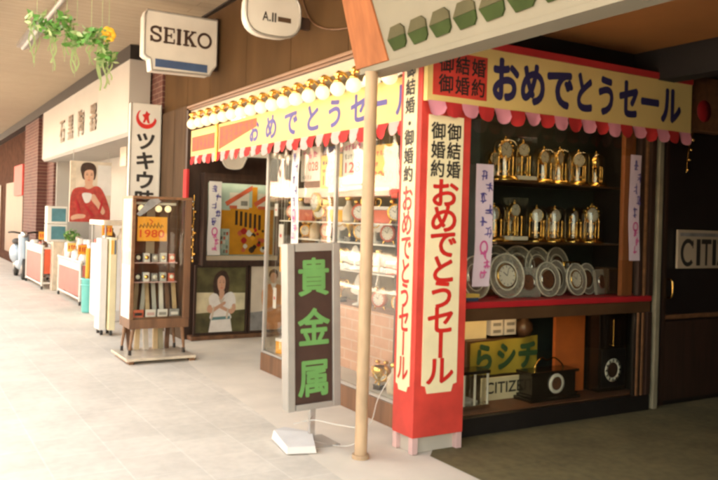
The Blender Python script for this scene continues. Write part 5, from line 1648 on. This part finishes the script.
for i, (x, y, z) in enumerate(((2.62, 13.1, .70), (2.62, 14.0, .70), (2.47, 16.1, .83), (2.74, 12.0, .84), (2.52, 11.0, 1.07))):
    t = thing('price_sign', ['orange price sign at the bin end of the nearer pink cart', 'yellow price sign halfway along the nearer pink cart', 'orange price sign on the farther pink cart', 'yellow price sign on the narrow crockery table', 'orange price sign on the pot stand'][i], 'price sign', (x, y, z), 'price signs among the crockery')
    b = MB(); b.box(x - .07, x + .07, y - .004, y + .004, z + .12, z + .27, 'orange_card' if i % 2 == 0 else 'yellow_card'); b.build('card', t)
    b = MB(); b.tube([(x, y + .008, z - .09), (x, y + .008, z + .2)], .006, 'white_paint', 6); b.build('stick', t)
    b = MB()
    for k_ in range(3):
        scribble(b, Vector((x - .07, y - .004, 0)), X_, Z_, .015 + k_ * .04, z + .15, .035, .09, 'red_ink', 300 + i * 5 + k_, 0.0015, .007)
    b.build('brush_writing', t)
# counter in front with pale cover and pots near the vertical sign
st = thing('pot_stand', 'white covered stand with a top rail carrying dark jars beside the vertical sign', 'stand', (2.7, 11.2, 0))
b = MB(); b.box(2.50, 2.98, 10.9, 11.9, 0.004, 1.06, 'white_paper', 0.01); b.build('body', st)
b = MB(); b.box(2.46, 2.98, 10.95, 11.85, 1.33, 1.40, 'pot_pale', 0.008); b.build('top_board', st)
b = MB()
for x in (2.5, 2.95):
    for y in (11.0, 11.8):
        b.tube([(x, y, 1.06), (x, y, 1.33)], .015, 'pale_metal', 6)
b.build('upright', st)
for i, (x, y, k) in enumerate(((2.60, 11.15, 'pot_brown'), (2.76, 11.12, 'pot_pale'), (2.90, 11.2, 'pot_brown'), (2.64, 11.45, 'pot_white'))):
    tag(bowl(x, y, 1.061, .075, .23, k, '', 'jar').build('ceramic_jar'), ['tall brown jar at the street edge of the pot stand', 'tall beige jar in the middle of the pot stand', 'tall brown jar nearest the vertical sign', 'white jar at the back of the pot stand'][i], 'jar', 'jars on the pot stand')
# white magazine rack on casters
rk = thing('picture_rack', 'white rolling rack with small grey pictures next to the glass showcase', 'rack', (2.3, 9.8, 0))
b = MB(); b.box(2.16, 2.24, 9.72, 9.98, .07, 1.19, 'white_paper', 0.006); b.box(2.26, 2.34, 9.66, 9.92, .07, 1.20, 'cream', 0.006); b.build('side_board', rk)
b = MB(); b.box(2.345, 2.62, 9.66, 9.70, .30, 1.18, 'white_paper', 0.004); b.build('front_board', rk)
b = MB()
for i in range(4):
    b.box(2.40, 2.50 + .03 * (i % 2), 9.650, 9.658, .42 + i * .19, .50 + i * .19, 'print_grey')
b.build('picture', rk)
b = MB()
for k_ in range(3):
    b.box(2.27 + .02 * k_, 2.285 + .02 * k_, 9.655, 9.6595, 1.0, 1.17, ('orange_card', 'yellow_card', 'blue_stripe')[k_])
b.build('colour_tab', rk)
for x, y in ((2.20, 9.76), (2.30, 9.70), (2.20, 9.94), (2.30, 9.88), (2.58, 9.69)):
    b = MB(); b.lathe([(.001, x - .014), (.028, x - .014), (.028, x + .014), (.001, x + .014)], 'rubber', (0, y, .032), 'x', 12); b.tube([(x, y, .03), (x, y, .30 if x > 2.5 else .07)], .008, 'dark_metal', 6); b.build('caster', rk)
# stacked white boxes with teal faces
t0 = thing('carton_stand', 'white plinth behind the carts carrying two stacked cartons', 'stand', (2.72, 16.3, 0))
b = MB(); b.box(2.58, 2.86, 15.58, 15.83, .004, .93, 'pot_pale', .006); b.build('column', t0)
for i, z in enumerate((.932, 1.272)):
    t = thing('teal_carton', ['white carton with a teal face, lower of the stacked pair', 'white carton with a teal face, upper of the stacked pair'][i], 'carton', (2.62, 15.7, z), 'stacked teal cartons')
    b = MB(); b.box(2.46, 2.82, 15.56, 15.84, z, z + .33, 'white_paint', .006); b.build('body', t)
    b = MB(); b.box(2.535, 2.79, 15.553, 15.559, z + .04, z + .29, 'teal'); b.build('face', t)
# potted plant
pl = thing('potted_plant', 'small leafy green plant in a pale pot beside the stacked cartons', 'plant', (2.92, 15.5, .0))
b = bowl(2.88, 15.45, .80, .09, .16, 'pot_pale', '', 'cup'); b.build('pot', pl)
b = MB(); b.box(2.83, 2.98, 15.36, 15.54, .004, .80, 'pot_pale'); b.build('plinth', pl)
def leaf_cloud(b, c, rad, n, size, keys, rng):
    for i in range(n):
        d = Vector((rng.gauss(0, 1), rng.gauss(0, 1), rng.gauss(0, 1))).normalized() * rng.random() ** .5
        p = Vector(c) + Vector((d.x * rad[0], d.y * rad[1], d.z * rad[2]))
        u = Vector((rng.gauss(0, 1), rng.gauss(0, 1), rng.gauss(0, .7))).normalized()
        w = u.cross(Vector((rng.gauss(0, 1), rng.gauss(0, 1), rng.gauss(0, 1)))).normalized()
        s = size * rng.uniform(.6, 1.3)
        b.add([p - u * s, p + w * s * .45, p + u * s, p - w * s * .45], [(0, 1, 2, 3)], rng.choice(keys))
b = MB(); leaf_cloud(b, (2.88, 15.45, 1.06), (.15, .15, .13), 90, .05, ['leaf', 'leaf', 'leaf_pale'], random.Random(2)); b.build('foliage', pl)

# big printed picture of a woman with a cup
wp = thing('cafe_poster', 'large poster of a dark haired woman in a red sweater holding a white cup', 'poster', (3.0, 14.2, 1.33))
X0, X1, Z0, Z1 = 2.60, 3.30, 1.33, 2.40
b = MB(); b.box(X0, X1, 14.2, 14.24, Z0, Z1, 'print_pale'); b.build('print', wp)
lay = [
 ([(.0, .0), (.12, .0), (.14, 1), (0, 1)], 'pot_pale', False),
 ([(.66, .45), (1, .45), (1, .95), (.66, .95)], 'white_paper', False),
 ([(.27, .78), (.24, .88), (.30, .965), (.45, .985), (.58, .95), (.63, .86), (.60, .72), (.54, .70), (.33, .70)], 'hair', True),
 ([(.36, .70), (.36, .60), (.30, .56), (.44, .52), (.62, .57), (.54, .62), (.54, .70)], 'skin', True),
 ([(.33, .76), (.36, .86), (.45, .885), (.54, .86), (.57, .76), (.54, .68), (.45, .64), (.37, .68)], 'skin', True),
 ([(.30, .78), (.33, .90), (.45, .94), (.57, .90), (.60, .78), (.55, .85), (.45, .865), (.36, .84)], 'hair', True),
 ([(.0, .05), (.02, .40), (.10, .54), (.30, .575), (.45, .545), (.62, .60), (.76, .56), (.90, .38), (1.0, .15), (.98, .004), (.02, .004)], 'red_sweater', True),
 ([(.52, .45), (.60, .46), (.70, .36), (.86, .20), (.80, .13), (.66, .26), (.52, .37)], 'skin', True),
 ([(.05, .09), (.20, .13), (.38, .12), (.36, .07), (.18, .05), (.06, .03)], 'skin', True),
 ([(.30, .47), (.52, .47), (.50, .36), (.44, .32), (.36, .33)], 'white_paper', True),
 ([(.375, .775), (.425, .775), (.425, .785), (.375, .785)], 'hair', False), ([(.485, .775), (.535, .775), (.535, .785), (.485, .785)], 'hair', False),
 ([(.41, .695), (.45, .685), (.49, .695), (.45, .705)], 'pot_red', False),
 ([(.368, .80), (.40, .812), (.43, .802), (.40, .803)], 'hair', False), ([(.48, .802), (.51, .812), (.545, .798), (.51, .803)], 'hair', False),
 ([(.447, .775), (.438, .732), (.452, .722), (.468, .732), (.455, .735)], 'jacket_tan', True),
 ([(.10, .40), (.22, .30), (.26, .14), (.20, .16), (.17, .28)], 'red_dark', True), ([(.80, .42), (.74, .30), (.70, .16), (.74, .16), (.79, .28)], 'red_dark', True), ([(.34, .30), (.45, .24), (.60, .10), (.52, .11), (.42, .20)], 'red_dark', True),
]
b = MB()
for i, (pts, key, sm) in enumerate(lay):
    q = smooth_closed(pts, 4) if sm else pts
    q = [(min(max(a, 0.003), 0.997), min(max(c, 0.003), 0.997)) for a, c in q]
    b.sheet((X0, 14.2, Z0), X_, Z_, [(a * (X1 - X0), c * (Z1 - Z0)) for a, c in q], key, .001 + i * .0006)
b.build('printed_figure', wp)
b = MB()
for x in (X0 + .05, X1 - .05):
    b.tube([(x, 14.22, Z1), (x, 14.22, 2.6)], .006, 'pale_metal', 6)
b.build('hanging_rod', wp)

# scooter parked at the far end
sco = thing('parked_scooter', 'pale blue motor scooter parked on the pavement past the pink carts', 'scooter', (2.15, 19.6, 0))
b = MB()
b.tube(smooth_open([(2.15, 18.95, .98), (2.15, 18.9, .70), (2.15, 18.88, .40), (2.15, 19.1, .30), (2.15, 19.5, .30)]), [.05, .12, .15, .13, .13] and .11, 'scooter_blue', 12)
b.ball((2.15, 19.95, .52), .30, 'scooter_blue', 18, (.55, 1.3, .8)); b.build('body', sco)
b = MB(); b.ball((2.15, 19.85, .80), .26, 'rubber', 16, (.5, 1.3, .28)); b.build('seat', sco)
for y in (18.85, 20.1):
    b = MB(); b.lathe([(.001, 2.10), (.17, 2.10), (.235, 2.11), (.24, 2.15), (.235, 2.19), (.17, 2.20), (.001, 2.20)], 'rubber', (0, y, .243), 'x', 24); b.lathe([(.001, 2.09), (.11, 2.095), (.11, 2.205), (.001, 2.21)], 'grey_metal', (0, y, .243), 'x', 18); b.build('wheel', sco)
b = MB(); b.tube(smooth_open([(1.86, 19.12, 1.02), (1.95, 19.0, 1.03), (2.15, 18.96, 1.0), (2.35, 19.0, 1.03), (2.44, 19.12, 1.02)]), .02, 'dark_metal', 8); b.build('handlebar', sco)
b = MB(); b.lathe([(.001, 18.80), (.065, 18.81), (.08, 18.9), (.06, 18.96)], 'chrome', (2.15, 0, .98), 'y', 16); b.build('headlight', sco)

sco.location.x += 0.27
sco.location.y -= 0.7

# ================================================================ HANGING FLOWER STRANDS
def strand(x, y, ztop, zlow, label, flower=None, seed=1, pale=True):
    rg = random.Random(seed)
    t = thing('flower_strand', label, 'decoration', (x, y, zlow))
    b = MB(); b.tube([(x, y, 3.82), (x + .01, y, ztop), (x, y, zlow)], .0015, 'leaf_pale', 5); b.build('string', t)
    b = MB()
    leaf_cloud(b, (x, y, ztop), (.085, .085, .085), 48, .04, ['leaf', 'leaf', 'leaf_pale'], rg)
    b.build('leaf_cluster', t)
    b = MB()
    for i in range(4):
        u = rg.uniform(-.03, .03)
        L = rg.uniform(.5, 1.0) * (ztop - zlow)
        w = rg.uniform(.003, .008)
        v = []
        for k_ in range(9):
            q = k_ / 8
            px = x + u + .02 * math.sin(q * 6 + i + seed)
            v += [(px - w, y + u, ztop - L * q), (px + w, y + u + .004, ztop - L * q)]
        b.add(v, [(2 * k_, 2 * k_ + 1, 2 * k_ + 3, 2 * k_ + 2) for k_ in range(8)], 'leaf_pale')
    b.build('streamer', t)
    if flower:
        b = MB()
        for k_ in range(7):
            a = 2 * math.pi * k_ / 7
            b.ball((x + .05 + .035 * math.cos(a), y - .03, ztop + .03 + .035 * math.sin(a)), .032, flower, 8, (1, .4, 1))
        b.ball((x + .05, y - .045, ztop + .03), .022, 'orange_card', 8)
        b.build('blossom', t)
for a in ((0.90, 6.5, 2.98, 2.62, 'leafy strand hanging closest to the canopy rail'),
          (1.035, 6.5, 2.93, 2.60, 'leafy strand with long pale streamers, second from the canopy rail'),
          (1.13, 6.55, 3.02, 2.70, 'thin pale strand between two greener ones under the canopy'),
          (1.20, 6.5, 2.87, 2.58, 'short dark leafed strand in the middle of the hanging decorations'),
          (1.30, 6.45, 2.91, 2.68, 'leafy strand beside the yellow blossom'),
          (1.395, 6.5, 2.92, 2.48, 'long streamered strand with a yellow blossom', 'yellow_petal'),
          (1.45, 6.5, 2.76, 2.50, 'lowest leafy strand, past the yellow blossom')):
    strand(*a[:5], flower=a[5] if len(a) > 5 else None, seed=int(a[0] * 100))

# ================================================================ ACROSS THE STREET (seen mirrored in the window)
gr = thing('guard_rail', 'white guard rail along the kerb mirrored in the display window', 'guard rail', (-2.6, 16, 0))
for z in (.45, .62):
    b = MB(); b.box(-2.64, -2.60, 2, 40, z - .05, z + .05, 'white_paint', .01); b.build('rail', gr)
for y in range(2, 41, 3):
    b = MB(); b.tube([(-2.58, y, 0), (-2.58, y, .72)], .035, 'white_paint', 8); b.build('rail_post', gr)
for i, (y, k, h) in enumerate(((-4, 'wood_brown', 5.5), (6, 'plaster', 7.5), (15, 'plaster_pink', 6), (25, 'plaster', 8), (36, 'plaster_pink', 7))):  # first house coloured dark to cut light bounced into the alley
    t = thing('street_house', ['unseen house facing the canopy, darkened to cut bounced light', 'tall pale house facing the shop corner', 'low pink house facing the crockery shop', 'tallest pale house further along the street', 'pink house at the far end of the street'][i], 'house', (-14, y, 0))
    b = MB(); b.box(-20, -12.02, y, y + (9.9 if i == 0 else 8.9), 0, h, k); b.build('wall', t)
    for q in range(3):
        b = MB(); b.box(-12.02, -11.98, y + .8 + q * 2.7, y + 2.5 + q * 2.7, 3.6, 5.0, 'dark_window'); b.build('window', t)
    b = MB(); b.box(-12.02, -11.97, y + .6, y + 8, .1, 2.5, 'dark_window'); b.build('shop_front', t)
    b = MB(); b.box(-12.02, -11.2, y + .2, y + 8.6, 2.65, 2.8, 'red_cloth' if i % 2 else 'white_paint'); b.build('awning', t)
for i, y in enumerate((8.5, 13.5, 19.5)):
    t = thing('street_tree', ['slim street tree opposite the corner', 'street tree opposite the recess', 'street tree farthest along the kerb'][i], 'tree', (-9.6, y, 0))
    b = MB(); b.tube(smooth_open([(-9.6, y, 0), (-9.55, y + .05, 1.5), (-9.65, y, 3.2), (-9.5, y + .1, 4.6)]), .09, 'bark', 8); b.build('trunk', t)
    b = MB(); leaf_cloud(b, (-9.55, y, 4.6), (1.5, 1.5, 1.7), 500, .22, ['foliage', 'leaf'], random.Random(30 + i)); b.build('crown', t)
